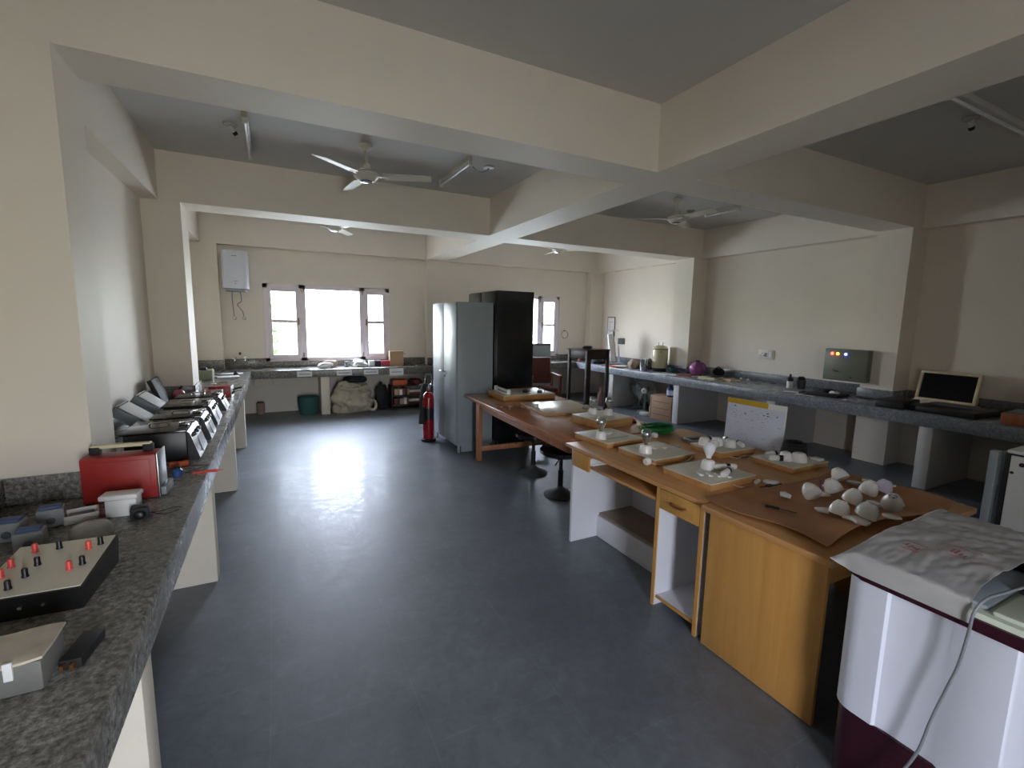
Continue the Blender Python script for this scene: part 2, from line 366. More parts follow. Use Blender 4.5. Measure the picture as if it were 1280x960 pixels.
# far counter
t = thing('stone_counter', 'grey stone counter under the far windows, paper labels on its edge', 'counter')
poly = [(XL + e, 8.45), (XR - e, 8.45), (XR - e, YF - .18 - e), (6.5 - e, YF - .18 - e), (6.5 - e, YF - e), (XB[1] + e, YF - e), (XB[1] + e, YF - .18 - e), (XB[0] - e, YF - .18 - e), (XB[0] - e, YF - e), (-.76 + e, YF - e), (-.76 + e, YF - .18 - e), (XL + e, YF - .18 - e)]
MB().prism(poly, T - .13, T, bev=.006).build('countertop', M['granite'], t)
for x0, x1, yy, hh in ((-.76 + e, W1[0], YF, .16), (W1[0], W1[1], YF, .1), (W1[1], XB[0] - e, YF, .13), (XL + k, -.76, YF - .18, .16), (XB[0], XB[1], YF - .18, .13), (XB[1] + e, W2[0], YF, .13), (W2[0], W2[1], YF, .1), (W2[1], 6.5 - e, YF, .13)):
    splash(M['granite'], x0, x1, yy - k, yy - e, hh)
for x in (.66, 2.72, 4.7):
    b = MB(); b.box(x, x + .14, 8.46, (YF - e) if x != 2.72 else YF - .19, .001, T - .131, .006); b.build('support_wall', M['legw'], t)
MB().box(-.34, -.06, 8.62, 8.9, T - .255, T - .132, .01).build('sink_underside', M['legw'], t)
# right counter
t = thing('stone_counter', 'grey stone counter along the right wall over open white bays', 'counter')
rx = 5.88
poly = [(rx, -1.3), (XR - e, -1.3), (XR - e, YN[0] - e), (6.5 - e, YN[0] - e), (6.5 - e, YN[1] + e), (XR - e, YN[1] + e), (XR - e, YA[0] - e), (6.5 - e, YA[0] - e), (6.5 - e, YA[1] + e), (XR - e, YA[1] + e), (XR - e, YC[0] - e), (6.5 - e, YC[0] - e), (6.5 - e, YC[1] + e), (XR - e, YC[1] + e), (XR - e, 8.446), (rx, 8.446)]
MB().prism(poly, T - .13, T, bev=.006).build('countertop', M['granitel'], t)
for y0, y1 in ((YN[1], YA[0]), (YA[1], YC[0]), (YC[1], 8.446)): splash(M['granitel'], XR - k, XR - e, y0 + e, y1 - e)
for y0, y1 in (YA, YC):
    splash(M['granitel'], 6.5, XR - k, y0 - k, y0 - e); splash(M['granitel'], 6.5 - k, 6.5 - e, y0 - k, y1 + k); splash(M['granitel'], 6.5, XR - k, y1 + e, y1 + k)
for y in (.5, 2.17, 3.85, 5.51, 7.2):
    b = MB(); b.box(5.9, XR - e, y, y + .12, .001, T - .131, .006); b.build('support_wall', simple('white_washed_plaster', '#cfccc8', .7, var=.05) if y == .5 else bpy.data.materials['white_washed_plaster'], t)

# ------------------------------------------------------------------ outdoors
tag(MB().grid(30, 30, lambda u, v: (-40 + 90*u, 11 + 80*v, -4 + .8*math.sin(u*9)*math.cos(v*7) + 3*max(0, v-.4)), 0).build('outdoor_ground', M['ground']), 'pale ground outside the far windows', 'ground', kind='structure')
def tree(loc, hgt, rad, label, seed):
    rnd = random.Random(seed)
    t = thing('leafy_tree', label, 'tree', loc)
    MB().tube([(0, 0, 0), (.1, 0, hgt*.3), (-.05, .1, hgt*.65), (0, 0, hgt*.85)], .12, 8).build('trunk', M['bark'], t)
    b = MB()
    for i in range(900):
        p = Vector((rnd.gauss(0, 1), rnd.gauss(0, 1), rnd.gauss(0, 1))); p = p.normalized() * rnd.random()**.45
        z = hgt*.35 + (p.z*.5 + .5) * hgt*.65; k_ = rad * (1.1 - .7*(p.z*.5+.5))
        c = Vector((p.x*k_, p.y*k_, z)); a = Vector((rnd.gauss(0,1), rnd.gauss(0,1), rnd.gauss(0,1))).normalized(); d = a.orthogonal().normalized(); s = .16*rnd.uniform(.7, 1.4)
        b.bm.faces.new([b.bm.verts.new(c + a*s), b.bm.verts.new(c + d*s*.6), b.bm.verts.new(c - a*s), b.bm.verts.new(c - d*s*.6)])
    b.build('foliage', M['leaf'], t, smooth=False)
tree((-1.0, 20, -3.8), 7.2, 2.0, 'leafy green tree outside the left pane of the wide far window', 3)
# ------------------------------------------------------------------ left counter things
Z = T + .001
# grey box with torn cream card on top
t = thing('metal_box', 'grey metal box with a torn cream top, nearest on the left counter', 'box', (-.632, 1.415, Z), 0)
MB().box(-.12, .12, -.065, .065, 0, .075, .006).build('body', simple('worn_grey_paint', '#6f6e68', .6, var=.15), t)
MB().grid(8, 8, lambda u, v: (-.125 + .249*u, -.069 + .138*v, .085 + .004*math.sin(u*9)*math.cos(v*7) - (.007 if v < .1 and .1 < u < .9 else 0)), .006).build('torn_card_lid', simple('stained_cream_card', '#c4b9a6', .8, var=.22, scale=9), t)
MB().box(.058, .074, -.073, -.0655, .045, .088, .001).build('tape_strip', M['paper'], t)
t = thing('power_adapter', 'small black adapter lying against the torn grey box', 'adapter', (-.475, 1.465, Z), R(-8))
MB().box(-.024, .024, -.06, .06, 0, .026, .004).build('body', M['rubber'], t)
MB().box(-.014, -.006, -.075, -.06, .008, .02).box(.006, .014, -.075, -.06, .008, .02).build('plug_pin', M['brass'], t)
# decade panel with binding posts
t = thing('terminal_case', 'black case with cream panel of red and black terminal posts', 'instrument', (-.66, 1.86, Z), R(-3))
def sl(x, y): return .068 + .028 * (y + .15) / .3
b = MB()
vs = []
for (x, y) in ((-.13, -.15), (.13, -.15), (.13, .15), (-.13, .15)):
    vs.append((b.bm.verts.new((x*.97, y*.97, 0)), b.bm.verts.new((x, y, sl(x, y)))))
b.bm.faces.new([v[0] for v in vs][::-1]); b.bm.faces.new([v[1] for v in vs])
for i in range(4): b.bm.faces.new((vs[i][0], vs[(i+1) % 4][0], vs[(i+1) % 4][1], vs[i][1]))
b.build('case', M['black'], t)
b = MB(); vs = []
for (x, y) in ((-.124, -.144), (.124, -.144), (.124, .144), (-.124, .144)):
    vs.append((b.bm.verts.new((x, y, sl(x, y) + .0005)), b.bm.verts.new((x, y, sl(x, y) + .004))))
b.bm.faces.new([v[0] for v in vs][::-1]); b.bm.faces.new([v[1] for v in vs])
for i in range(4): b.bm.faces.new((vs[i][0], vs[(i+1) % 4][0], vs[(i+1) % 4][1], vs[i][1]))
b.build('top_panel', M['cream'], t)
def post(x, y, m):
    z = sl(x, y) + .004
    MB().lathe([(.009, 0), (.009, .004), (.0075, .006), (.0075, .024), (.006, .027)], (x, y, z), 12).build('terminal_post', m, t)
for x, y in ((-.098, -.1), (-.095, -.035), (-.095, .02), (-.07, .1), (.075, .07), (.065, -.045)): post(x, y, M['redp'])
for x, y in ((-.05, -.105), (-.035, -.05), (-.03, .01), (-.01, .1), (.1, .09), (.09, -.025)): post(x, y, M['black'])
for x in (-.01, .04): MB().cyl((x, -.1455, .035), (x, -.153, .035), .005, seg=10).build('socket_screw', M['chrome'], t)
# three small switch boxes
def swbox(x, y, rz, label):
    t = thing('socket_box', label, 'box', (x, y, Z), rz, 'small grey boxes with blue tops')
    MB().box(-.042, .042, -.032, .032, 0, .074, .006).build('body', simple('grey_plastic', '#8b8d8a', .5) if 'grey_plastic' not in bpy.data.materials else bpy.data.materials['grey_plastic'], t)
    MB().box(-.034, .034, -.024, .024, .0742, .084, .004).build('blue_top', M['blued'], t)
    MB().lathe([(.014, 0), (.014, .004), (.006, .006)], (0, 0, 0), 16, Matrix.Translation((0, -.0325, .03)) @ Matrix.Rotation(PI/2, 4, 'X')).build('dial', M['steelg2'], t)
swbox(-.835, 2.24, R(6), 'small grey box with blue top, nearest the terminal case')
swbox(-.935, 2.37, R(-4), 'small grey box with blue top, closest to the left wall')
swbox(-.85, 2.47, R(12), 'small grey box with blue top, closest to the red metal box')
# white things
t = thing('open_tray', 'open white plastic tray between the small boxes and a white carton', 'tray', (-.765, 2.50, Z), R(15))
b = MB(); b.box(-.055, .055, -.05, .05, 0, .005, .002)
for a in ((-.055, -.049, -.05, .05), (.049, .055, -.05, .05), (-.055, .055, -.05, -.044), (-.055, .055, .044, .05)): b.box(*a, .004, .035, .002)
b.build('tray', M['offw'], t)
MB().box(-.04, .04, -.035, .035, .006, .022, .004).build('dark_insert', M['steelg2'], t)
t = thing('clear_bowl', 'greyish clear plastic bowl upside down behind the terminal case', 'bowl', (-.68, 2.30, Z))
MB().lathe([(.07, 0), (.068, .018), (.055, .04), (.03, .05), (0, .052)], seg=24).build('bowl', simple('cloudy_plastic', '#aaa9a4', .25), t)
t = thing('switch_housing', 'white rectangular housing with a hinged lid beside the red box', 'box', (-.62, 2.49, Z), R(-6))
MB().box(-.055, .055, -.035, .035, 0, .075, .004).build('body', M['white'], t)
MB().box(-.075, .062, -.04, .04, .076, .097, .006).build('lid', M['white'], t)
t = thing('small_transformer', 'small black transformer with two thin leads on the left counter', 'transformer', (-.545, 2.40, Z), R(5))
MB().box(-.032, .032, -.03, .03, .004, .055, .004).build('core', M['rubber'], t)
b = MB(); b.ball((-.0, -.034, .028), .022, 1, .5, .9); b.box(-.042, .042, -.02, .02, 0, .005); b.build('coil', M['black'], t)
MB().tube([(.03, 0, .02), (.07, .03, .01), (.11, .07, .004), (.14, .06, .003)], .0016, 6).tube([(.03, .01, .02), (.08, .0, .004), (.13, .03, .003)], .0016, 6).build('lead', M['black'], t)
# big red meter
t = thing('red_instrument', 'large dull red metal instrument with cream carrying handle on top', 'instrument', (-.66, 2.715, Z), R(-2))
MB().box(-.145, .135, -.06, .058, .004, .215, .006).build('case', M['red'], t)
MB().box(-.125, .11, -.064, -.0605, .02, .195, .004).build('side_panel', M['red'], t)
b = MB(); b.box(.136, .142, -.062, .085, .002, .218, .002); b.build('front_panel', M['alu'], t)
MB().box(.1425, .165, -.05, .09, .01, .05, .004).build('lower_panel', M['steelg'], t)
for x, y in ((-.13, -.045), (.11, -.045), (-.13, .045), (.11, .045)): MB().cyl((x, y, 0), (x, y, .0038), .01, seg=10).build('rubber_foot', M['rubber'], t)
b = MB(); b.box(-.125, .105, .015, .045, .24, .258, .006); b.build('carrying_handle', M['cream2'], t)
b = MB(); b.box(-.13, -.09, .012, .048, .2155, .25, .004); b.box(.07, .11, .012, .048, .2155, .25, .004); b.build('handle_mount', M['rubber'], t)
# clips and probe
t = thing('blue_jar', 'small blue capped bottle beside the red instrument', 'bottle', (-.505, 2.985, Z))
MB().lathe([(.022, 0), (.024, .01), (.024, .032), (.014, .042)], seg=16).build('bottle', M['blue'], t); MB().lathe([(.015, .0425), (.015, .052), (.012, .054)], seg=14).build('cap', M['black'], t)
t = thing('orange_clip', 'orange plastic crocodile clip beside the blue bottle', 'clip', (-.52, 3.17, Z), R(30))
MB().box(-.012, .04, -.018, .018, 0, .03, .006).build('jaw', M['orange'], t); MB().box(-.05, -.012, -.02, -.008, .004, .035, .004).box(-.05, -.012, .008, .02, .004, .035, .004).build('grip', M['orange'], t)
t = thing('test_probe', 'red test probe with black leads over the left counter edge', 'probe', (-.375, 2.975, Z), R(-3))
MB().cyl((-.06, 0, .009), (.04, 0, .012), .006, .007).build('grip', M['redp'], t); MB().lathe([(.007, 0), (.011, .003), (.004, .02), (.002, .045)], seg=10, M=Matrix.Translation((.04, 0, .012)) @ Matrix.Rotation(PI/2, 4, 'Y')).build('tip', M['redp'], t)
MB().tube([(-.06, 0, .009), (-.1, .03, .012), (-.14, .1, .02), (-.08, .16, .006), (0, .13, .01), (-.03, .06, .02), (-.1, .02, .006)], .0022, 6).build('lead', M['black'], t)
# four black instrument cases
def blackcase(y, d, hgt, x0, x1, label, hw=1):
    t = thing('instrument_case', label, 'instrument', (0, y, Z), 0, 'black instrument cases on the left counter')
    MB().box(x0, x1, 0, d, 0, hgt, .006).build('case', M['black'], t)
    MB().box(x0 - .012, x1 + .004, -.01, d + .01, hgt + .0005, hgt + .012, .003).build('top_cover', M['blackg'], t)
    b = MB(); a = R(38)
    p = [(x1 + .002, hgt), (x1 + .015, hgt - .01), (x1 + .06, .012), (x1 + .06, 0), (x1 + .002, 0)]
    Mx = Matrix(((1, 0, 0, 0), (0, 0, 1, 0), (0, 1, 0, 0), (0, 0, 0, 1)))
    b.prism([(u, v) for u, v in p], .01, d - .01, Mx); fp = b.build('sloping_front', M['black'], t)
    b = MB(); q0, q1 = Vector((x1 + .0605, 0, .014)), Vector((x1 + .0155, 0, hgt - .012))
    V = [b.bm.verts.new((qq.x + .003, yy, qq.z)) for yy, qq in ((d*.45, q0), (d - .02, q0), (d - .02, q0.lerp(q1, .6)), (d*.45, q0.lerp(q1, .6)))] + [b.bm.verts.new((qq.x - .004, yy, qq.z)) for yy, qq in ((d*.45, q0), (d - .02, q0), (d - .02, q0.lerp(q1, .6)), (d*.45, q0.lerp(q1, .6)))]
    for f_ in ((0, 1, 2, 3), (7, 6, 5, 4), (0, 4, 5, 1), (1, 5, 6, 2), (2, 6, 7, 3), (3, 7, 4, 0)): b.bm.faces.new([V[i_] for i_ in f_])
    b.build('meter_panel', simple('grey_front_panel', '#8e949c', .35) if 'grey_front_panel' not in bpy.data.materials else bpy.data.materials['grey_front_panel'], fp)
    nrm = Vector((math.cos(R(20)), 0, math.sin(R(20))))
    for i in range(3):
        yy = d * (.25 + .25*i); c = Vector((x1 + .025, yy, hgt*.8))
        MB().cyl(c - nrm*.002, c + nrm*.016, .014, .011, 14).build('control_knob', M['black'], fp)
    b = MB(); b.box(x1 - .02, x1 + .008, d*.3, d*.42, hgt + .013, hgt + .032, .006); b.cyl((x1 - .06, d*.5, hgt + .025), (x1 + .02, d*.55, hgt + .03), .012, seg=12); b.build('latch', M['chrome'], t)
    b = MB(); b.tube([(x0 + .09, d*.5, hgt + .013), (x0 + .1, d*.5, hgt + .03), (x0 + .18, d*.5, hgt + .03), (x0 + .19, d*.5, hgt + .013)], .005, 8); b.build('top_handle', M['chrome'], t)
blackcase(3.30, .36, .175, -.80, -.50, 'black instrument case nearest the red instrument, grey sloping front')
blackcase(3.80, .30, .165, -.76, -.49, 'second black instrument case beyond the red instrument')
blackcase(4.32, .36, .155, -.79, -.50, 'third black instrument case beyond the red instrument')
blackcase(4.95, .30, .13, -.80, -.49, 'black instrument case nearest the second pillar')
def lid(y, label, s=1):
    t = thing('open_box_lid', label, 'lid', (-.965, y, Z + .03), 0, 'pale grey lids by the left wall', rot=(0, R(38), 0))
    b = MB(); b.box(-.13, .13, 0, .3, 0, .008, .002)
    for a in ((-.13, -.122, 0, .3), (.122, .13, 0, .3), (-.13, .13, 0, .008), (-.13, .13, .292, .3)): b.box(*a, .008, .07, .002)
    b.build('lid_shell', M['steelg'], t); MB().box(-.112, .112, .02, .28, .071, .075, .001).build('lid_panel', M['white'], t)
    t.location.z = Z + .085
lid(4.12, 'pale grey box lid leaning to the left wall, nearer of two'); lid(4.66, 'pale grey box lid leaning to the left wall, farther of two')
t = thing('instrument_cover', 'black instrument lid standing open against the left wall', 'lid', (-.965, 5.30, Z + .008), 0)
MB().box(-.02, .02, 0, .3, .004, .27, .006, Matrix.Rotation(R(-20), 4, 'Y')).build('lid_shell', M['rubber'], t)
MB().box(.0, .12, .02, .28, -.008, .004, .003).build('hinge_base', M['black'], t)
t = thing('pink_bulb', 'pink rubber bulb in front of the second pillar', 'bulb', (-.90, 5.72, Z))
MB().ball((0, 0, .06), .055, 1, 1, 1.05).build('bulb', M['pink'], t); MB().cyl((0, 0, .11), (.03, 0, .15), .012, .009).build('neck', M['maroon'], t)
def redmeter(x, y, s, label):
    t = thing('red_meter', label, 'instrument', (x, y, Z), R(-4), 'small red meters on the left counter')
    MB().box(-.1*s, .1*s, -.09, .09, .004, .125, .006).build('case', M['red'], t)
    MB().box(.1*s + .001, .1*s + .006, -.088, .088, .004, .125, .002).build('front_panel', M['alu'], t)
    MB().tube([(-.06*s, 0, .125), (-.06*s, 0, .165), (.06*s, 0, .165), (.06*s, 0, .125)], .005, 8, smooth=False).build('handle', M['chrome'], t)
    for yy in (-.05, 0, .05): MB().lathe([(.014, 0), (.011, .014), (0, .016)], seg=12, M=Matrix.Translation((.1*s + .006, yy, .05)) @ Matrix.Rotation(PI/2, 4, 'Y')).build('knob', M['black'], t)
redmeter(-.60, 5.46, .9, 'small red meter nearest the black cases, left counter')
redmeter(-.54, 5.80, 1.0, 'small red meter beyond its twin, black rod pointing out')
MB().cyl((-.43, 5.80, Z + .08), (-.35, 5.83, Z + .10), .008, seg=10).build('pointer_rod', M['black'])
bpy.data.objects['pointer_rod'].parent = bpy.data.objects['red_meter.001']; bpy.data.objects['pointer_rod'].matrix_parent_inverse = Matrix.Translation((-.54, 5.80, Z)).inverted()
t = thing('plastic_caddy', 'grey-green plastic box with a black lid past the second pillar', 'box', (-.86, 7.55, Z), 0)
MB().box(-.08, .08, -.13, .13, 0, .13, .012).build('box', M['greeng'], t); MB().ball((-.03, -.04, .15), .05, 1, 1, .6).build('black_lid', M['black'], t)
t = thing('lamp_pole', 'thin white rod standing upright on the left counter', 'rod', (-.73, 7.0, Z))
MB().cyl((0, 0, .008), (0, 0, .2), .006, seg=10).build('rod', M['white'], t); MB().lathe([(.035, 0), (.035, .006), (.01, .009)], seg=16).build('base', M['white'], t)
for i, (x, y, rz, lb) in enumerate(((-.62, 7.75, 12, 'white paper sheet nearest the lamp rod'), (-.60, 8.15, -5, 'white paper sheet nearest the wall taps'))):
    MBo = MB().grid(6, 6, lambda u, v: (-.14 + .28*u, -.1 + .2*v, .003 + .004*math.sin(u*5 + i)*math.sin(v*4)), .001).build('paper_sheet', M['paper'], loc=(x, y, Z + .004), rot=(0, 0, R(rz)))
    tag(MBo, lb + ' on the left counter', 'paper', 'papers on the left counter')
t = thing('ink_bottle', 'tiny black bottle standing alone on the pale counter corner', 'bottle', (-.54, 7.95, Z))
MB().lathe([(.03, 0), (.032, .03), (.015, .05), (.015, .06)], seg=14).build('bottle', M['black'], t)
# taps, valves, water heater
def tap(x, label):
    t = thing('sink_tap', label, 'tap', (x, YF - .022, .945), 0, 'pair of taps over the far corner')
    MB().lathe([(.026, 0), (.026, .006), (.014, .01)], seg=16, M=Matrix.Rotation(PI/2, 4, 'X')).build('flange', M['chrome'], t)
    MB().tube([(0, -.008, 0), (0, -.05, .004), (0, -.085, -.006), (0, -.09, -.03)], .012, 10).build('spout', M['chrome'], t)
    MB().box(-.028, .028, -.05, -.03, .018, .032, .005).build('handle', M['chrome'], t)
tap(-.61, 'short chrome tap on the far splashback, left of its pair'); tap(-.46, 'short chrome tap on the far splashback, right of its pair')
t = thing('drain_spout', 'black pipe stub on the wall above the twin taps', 'pipe', (-.535, YF, 1.03))
MB().cyl((0, -.002, 0), (0, -.04, 0), .022, .018).build('socket', M['black'], t); MB().cyl((0, -.04, 0), (.0, -.06, .02), .013).build('stub', M['black'], t)
def valve(x, label):
    t = thing('angle_valve', label, 'valve', (x, YF, 1.62), 0, 'angle valves under the water heater')
    MB().lathe([(.03, .001), (.028, .006), (.012, .012), (.012, .05)], seg=16, M=Matrix.Rotation(PI/2, 4, 'X')).build('body', M['chrome'], t)
    MB().cyl((0, -.04, 0), (0, -.04, .035), .009).build('outlet', M['chrome'], t)
    MB().lathe([(.022, 0), (.026, .008), (.018, .02)], seg=8, M=Matrix.Translation((0, -.05, 0)) @ Matrix.Rotation(PI/2, 4, 'X')).build('hand_wheel', M['chrome'], t)
valve(-.585, 'chrome angle valve under the water heater, left of its pair'); valve(-.445, 'chrome angle valve under the water heater, right of its pair')
t = thing('water_heater', 'white wall-hung water heater on the far wall by the corner', 'water heater', (-.52, YF, 2.04))
rr = .07; hw, dp = .185, .34
def rrect(x0, x1, y0, y1, r, n=6):
    out = []
    for cx, cy, a0 in ((x1 - r, y1 - r, 0), (x0 + r, y1 - r, 90), (x0 + r, y0 + r, 180), (x1 - r, y0 + r, 270)):
        for i in range(n + 1): a = R(a0 + 90*i/n); out.append((cx + r*math.cos(a), cy + r*math.sin(a)))
    return out
MB().prism(rrect(-hw, hw, -dp, -.03, .09), .05, .64, bev=.015).build('tank', M['washer'], t)
MB().prism(rrect(-hw*.8, hw*.8, -dp*.93, -.05, .07), .005, .049, bev=.01).build('bottom_cap', M['steelg'], t)
MB().box(-.1, .1, -.03, -.002, .1, .6, .004).build('wall_bracket', M['steelg2'], t)
MB().box(-.035, .035, -dp - .001, -dp + .002, .55, .562).box(-.03, .03, -dp - .001, -dp + .002, .16, .168).box(-.012, .012, -dp - .001, -dp + .002, .12, .132).build('nameplate', M['inkg'], t)
MB().tube([(-.06, -.2, .008), (-.07, -.16, -.12), (-.065, -.1, -.28), (-.065, -.05, -.38)], .006, 8).tube([(.05, -.2, .008), (.06, -.18, -.14), (.0, -.16, -.2), (.06, -.1, -.3), (.075, -.05, -.38)], .006, 8).build('water_hose', M['cableg'], t)
# ------------------------------------------------------------------ far counter things
for i, (x0, x1, lb) in enumerate(((.30, .53, 'white paper label on the far counter edge over the empty bay'), (.92, 1.17, 'white paper label on the far counter edge over the cream sack'), (1.37, 1.62, 'white paper label on the far counter edge over the black bag'), (1.82, 2.07, 'white paper label on the far counter edge over the book rack'))):
    t = thing('paper_label', lb, 'label', ((x0 + x1)/2, 8.449, .715 if i < 3 else .70), 0, 'paper labels on the far counter edge')
    w = (x1 - x0)/2; hh = .045 if i < 3 else .065
    MB().box(-w, w, -.002, .0012, -hh, hh).build('paper', M['paper'], t, smooth=False)
    MB().box(-w*.75, w*.75, -.0028, -.002, -.008, .006).build('printed_line', M['inkg'], t, smooth=False)
def softblob(name, label, cat, loc, size, m, seed, group=None, sub=3, rough=.18):
    rnd = random.Random(seed); b = MB(); bmesh.ops.create_icosphere(b.bm, subdivisions=sub, radius=1)
    from mathutils import noise
    for v in b.bm.verts:
        n = noise.noise(v.co * 1.6 + Vector((seed*7, 0, 0))) + .5*noise.noise(v.co * 4 + Vector((seed, 3, 0)))
        v.co *= 1 + rough * 2 * n
        v.co.z = max(v.co.z, -.62) + .62
        v.co = Vector((v.co.x*size[0]/2, v.co.y*size[1]/2, v.co.z*size[2]/1.62))
    return tag(b.build(name, m, loc=loc), label, cat, group)
softblob('paper_bag', 'crumpled brown paper bag under the wide far window', 'bag', (.86, 8.83, Z), (.26, .16, .13), M['cartong'], 2)
softblob('cotton_bundle', 'white cotton bundle in front of the brown paper bag', 'bundle', (.76, 8.66, Z), (.22, .16, .10), M['paper'], 4)
softblob('cloth_bundle', 'long white rag heap under the far window, left of the violet carton', 'cloth', (1.33, 8.78, Z), (.27, .2, .12), M['white'], 9, rough=.25)
t = thing('small_jar', 'small grey jar beside the white rag heap on the far counter', 'jar', (1.13, 8.80, Z))
MB().lathe([(.035, 0), (.038, .05), (.03, .07)], seg=16).build('jar', M['steelg'], t); MB().lathe([(.033, .0705), (.033, .09)], seg=16).build('lid', M['black'], t)
def carton(name, label, cat, x, y, w, d, h_, m, rz=0, z=Z, flap=True, group=None):
    t = thing(name, label, cat, (x, y, z), rz, group)
    MB().box(-w/2, w/2, -d/2, d/2, 0, h_, .003).build('body', m, t)
    if flap: MB().box(-w/2, w/2, -d/2 + .001, -.003, h_ + .0005, h_ + .003).box(-w/2, w/2, .003, d/2 - .001, h_ + .0005, h_ + .003).build('flap', m, t)
    return t
carton('small_carton', 'white small carton on the far counter beside a dark violet one', 'carton', 1.56, 8.76, .1, .1, .1, M['paper'])
carton('small_carton', 'dark violet small carton on the far counter', 'carton', 1.675, 8.76, .1, .1, .1, M['violet'])
carton('small_carton', 'red small carton beside the brown cardboard box', 'carton', 1.815, 8.77, .14, .1, .095, M['redb'])
t = carton('cardboard_box', 'brown cardboard box at the right end of the wide far window', 'box', 2.02, 8.80, .25, .2, .27, M['carton'], R(-6))
MB().box(.126, .17, -.09, .09, .22, .226, .001, Matrix.Rotation(0, 4, 'Y')).build('open_flap', M['carton'], t)
# under the far counter
t = thing('waste_bin', 'dull teal cloth bin under the far counter left of the leg', 'bin', (.47, 8.64, .001))
MB().lathe([(.14, 0), (.165, .12), (.17, .3), (.155, .305), (.15, .2), (.13, .02)], seg=24, capt=True).build('bin', M['teal'], t); MB().ball((0, 0, .25), .15, 1, 1, .5).build('liner', M['teal'], t)
t = thing('grey_can', 'small grey can on the floor in the far left corner', 'can', (-.27, 8.9, .001))
MB().lathe([(.06, 0), (.065, .02), (.065, .19), (.05, .2)], seg=18).build('can', M['cartong'], t); MB().lathe([(.052, .2005), (.052, .212)], seg=18).build('lid', M['steelg2'], t)
t = softblob('cream_sack', 'big slumped cream sack under the far counter', 'sack', (1.19, 8.62, .001), (.70, .42, .50), M['sack'], 5, sub=5, rough=.2)
s = MB().tube([(.25, -.1, .05), (.34, -.17, .03), (.38, -.15, .1), (.36, -.08, .18), (.24, -.05, .16)], .025, 8).build('sack_handle', M['sack'], t)
MB().tube([(-.22, -.12, .46), (-.1, -.2, .42), (.05, -.19, .43), (.1, -.1, .47), (-.1, -.02, .5)], .022, 8, closed=True).build('sack_mouth', M['sack'], t)
softblob('black_bag', 'black bag slumped between the cream sack and the book rack', 'bag', (1.71, 8.70, .001), (.25, .28, .48), M['bag'], 6)
softblob('grey_cloth', 'dark grey cloth heap lying on top of the cream sack', 'cloth', (1.27, 8.76, .502), (.40, .22, .14), M['bag'], 12)
t = thing('book_rack', 'low dark wooden rack of books under the far counter', 'rack', (2.18, 8.62, .001))
MB().box(-.32, .32, -.14, .14, .06, .085, .003).box(-.32, .32, -.14, .14, .24, .26, .003).box(-.32, .32, -.14, .14, .42, .44, .003).build('shelf', M['darkw'], t)
MB().box(-.32, -.30, -.14, .14, 0, .44, .003).build('side_panel', M['darkw'], t); MB().box(.30, .32, -.14, .14, 0, .44, .003).build('side_panel', M['darkw'], t)
rnd = random.Random(4)
cols = [M['books'], M['carton'], M['paper'], M['darkw'], M['cartong']]
for zz, lev in ((.0865, 'lower'), (.2615, 'upper')):
    x = -.27; i = 0
    cn = {0: 'reddish-brown', 1: 'cardboard-brown', 2: 'white', 3: 'dark brown', 4: 'greyish'}
    while x < -.02:
        w = rnd.choice((.04, .05, .06)); hh = rnd.uniform(.10, .135); k_ = (i*3 + (0 if lev == 'lower' else 1)) % 5
        tag(MB().box(.001, w - .002, -.1, .1, 0, hh, .003).build('upright_book', cols[k_], loc=(2.18 + x, 8.6, zz + .001)), '%s book standing on the %s shelf of the far book rack' % (cn[k_], lev), 'book', 'books on the dark rack %s %s' % (lev, cn[k_])); x += w; i += 1
    for j in range(2):
        k_ = 2 if j else 0
        tag(MB().box(-.14, .14, -.1, .1, 0, .042, .004).build('flat_book', M['paper'] if j else M['books'], loc=(2.18 + .15, 8.6, zz + .001 + j*.0435)), '%s book lying flat, %s shelf of the far book rack' % ('pale' if j else 'red-brown', lev), 'book')
tag(MB().box(-.13, .13, -.09, .09, 0, .1, .01).build('orange_case', M['orange'], loc=(2.02, 8.6, .442)), 'orange-brown case on top of the dark book rack', 'case')
softblob('dark_cloth', 'dark folded cloth on top of the book rack by the orange case', 'cloth', (2.32, 8.6, .442), (.28, .22, .12), M['leather'], 15)

# fire extinguisher
t = thing('fire_extinguisher', 'red fire extinguisher with black hose beside the grey cupboard', 'extinguisher', (1.83, 6.10, .001), R(20))
MB().lathe([(.1, 0), (.105, .01), (.105, .03), (.085, .0355)], seg=28).build('base_ring', M['black'], t)
MB().lathe([(.076, .036), (.078, .06), (.078, .58), (.07, .63), (.045, .665), (.024, .68), (.024, .71)], seg=28).build('cylinder', M['redx'], t)
MB().lathe([(.0785, .3), (.0785, .46)], seg=28, capb=False, capt=False).build('label_band', M['black'], t)
b = MB(); b.lathe([(.022, .7105), (.026, .73), (.026, .78), (.015, .79)], seg=16); b.box(-.014, .10, -.01, .01, .79, .802, .002, Matrix.Rotation(R(-10), 4, 'Y')); b.box(-.014, .1, -.009, .009, .755, .765, .002); b.build('valve_head', M['chrome'], t)
MB().tube([(-.05, 0, .86), (-.06, 0, .78), (0, .03, .75), (.05, .0, .79), (.04, -.01, .9), (-.02, 0, .92)], .006, 8, closed=True).build('carry_handle', M['chrome'], t)
MB().tube([(-.02, 0, .77), (-.09, -.02, .76), (-.13, -.03, .66), (-.14, -.03, .5), (-.13, -.03, .3)], .024, 10).build('hose', M['rubber'], t)
MB().lathe([(.03, 0), (.04, .1), (.05, .24)], (0, 0, 0), 16, Matrix.Translation((-.125, -.03, .5)) @ Matrix.Rotation(PI, 4, 'X') ).build('horn', M['rubber'], t)

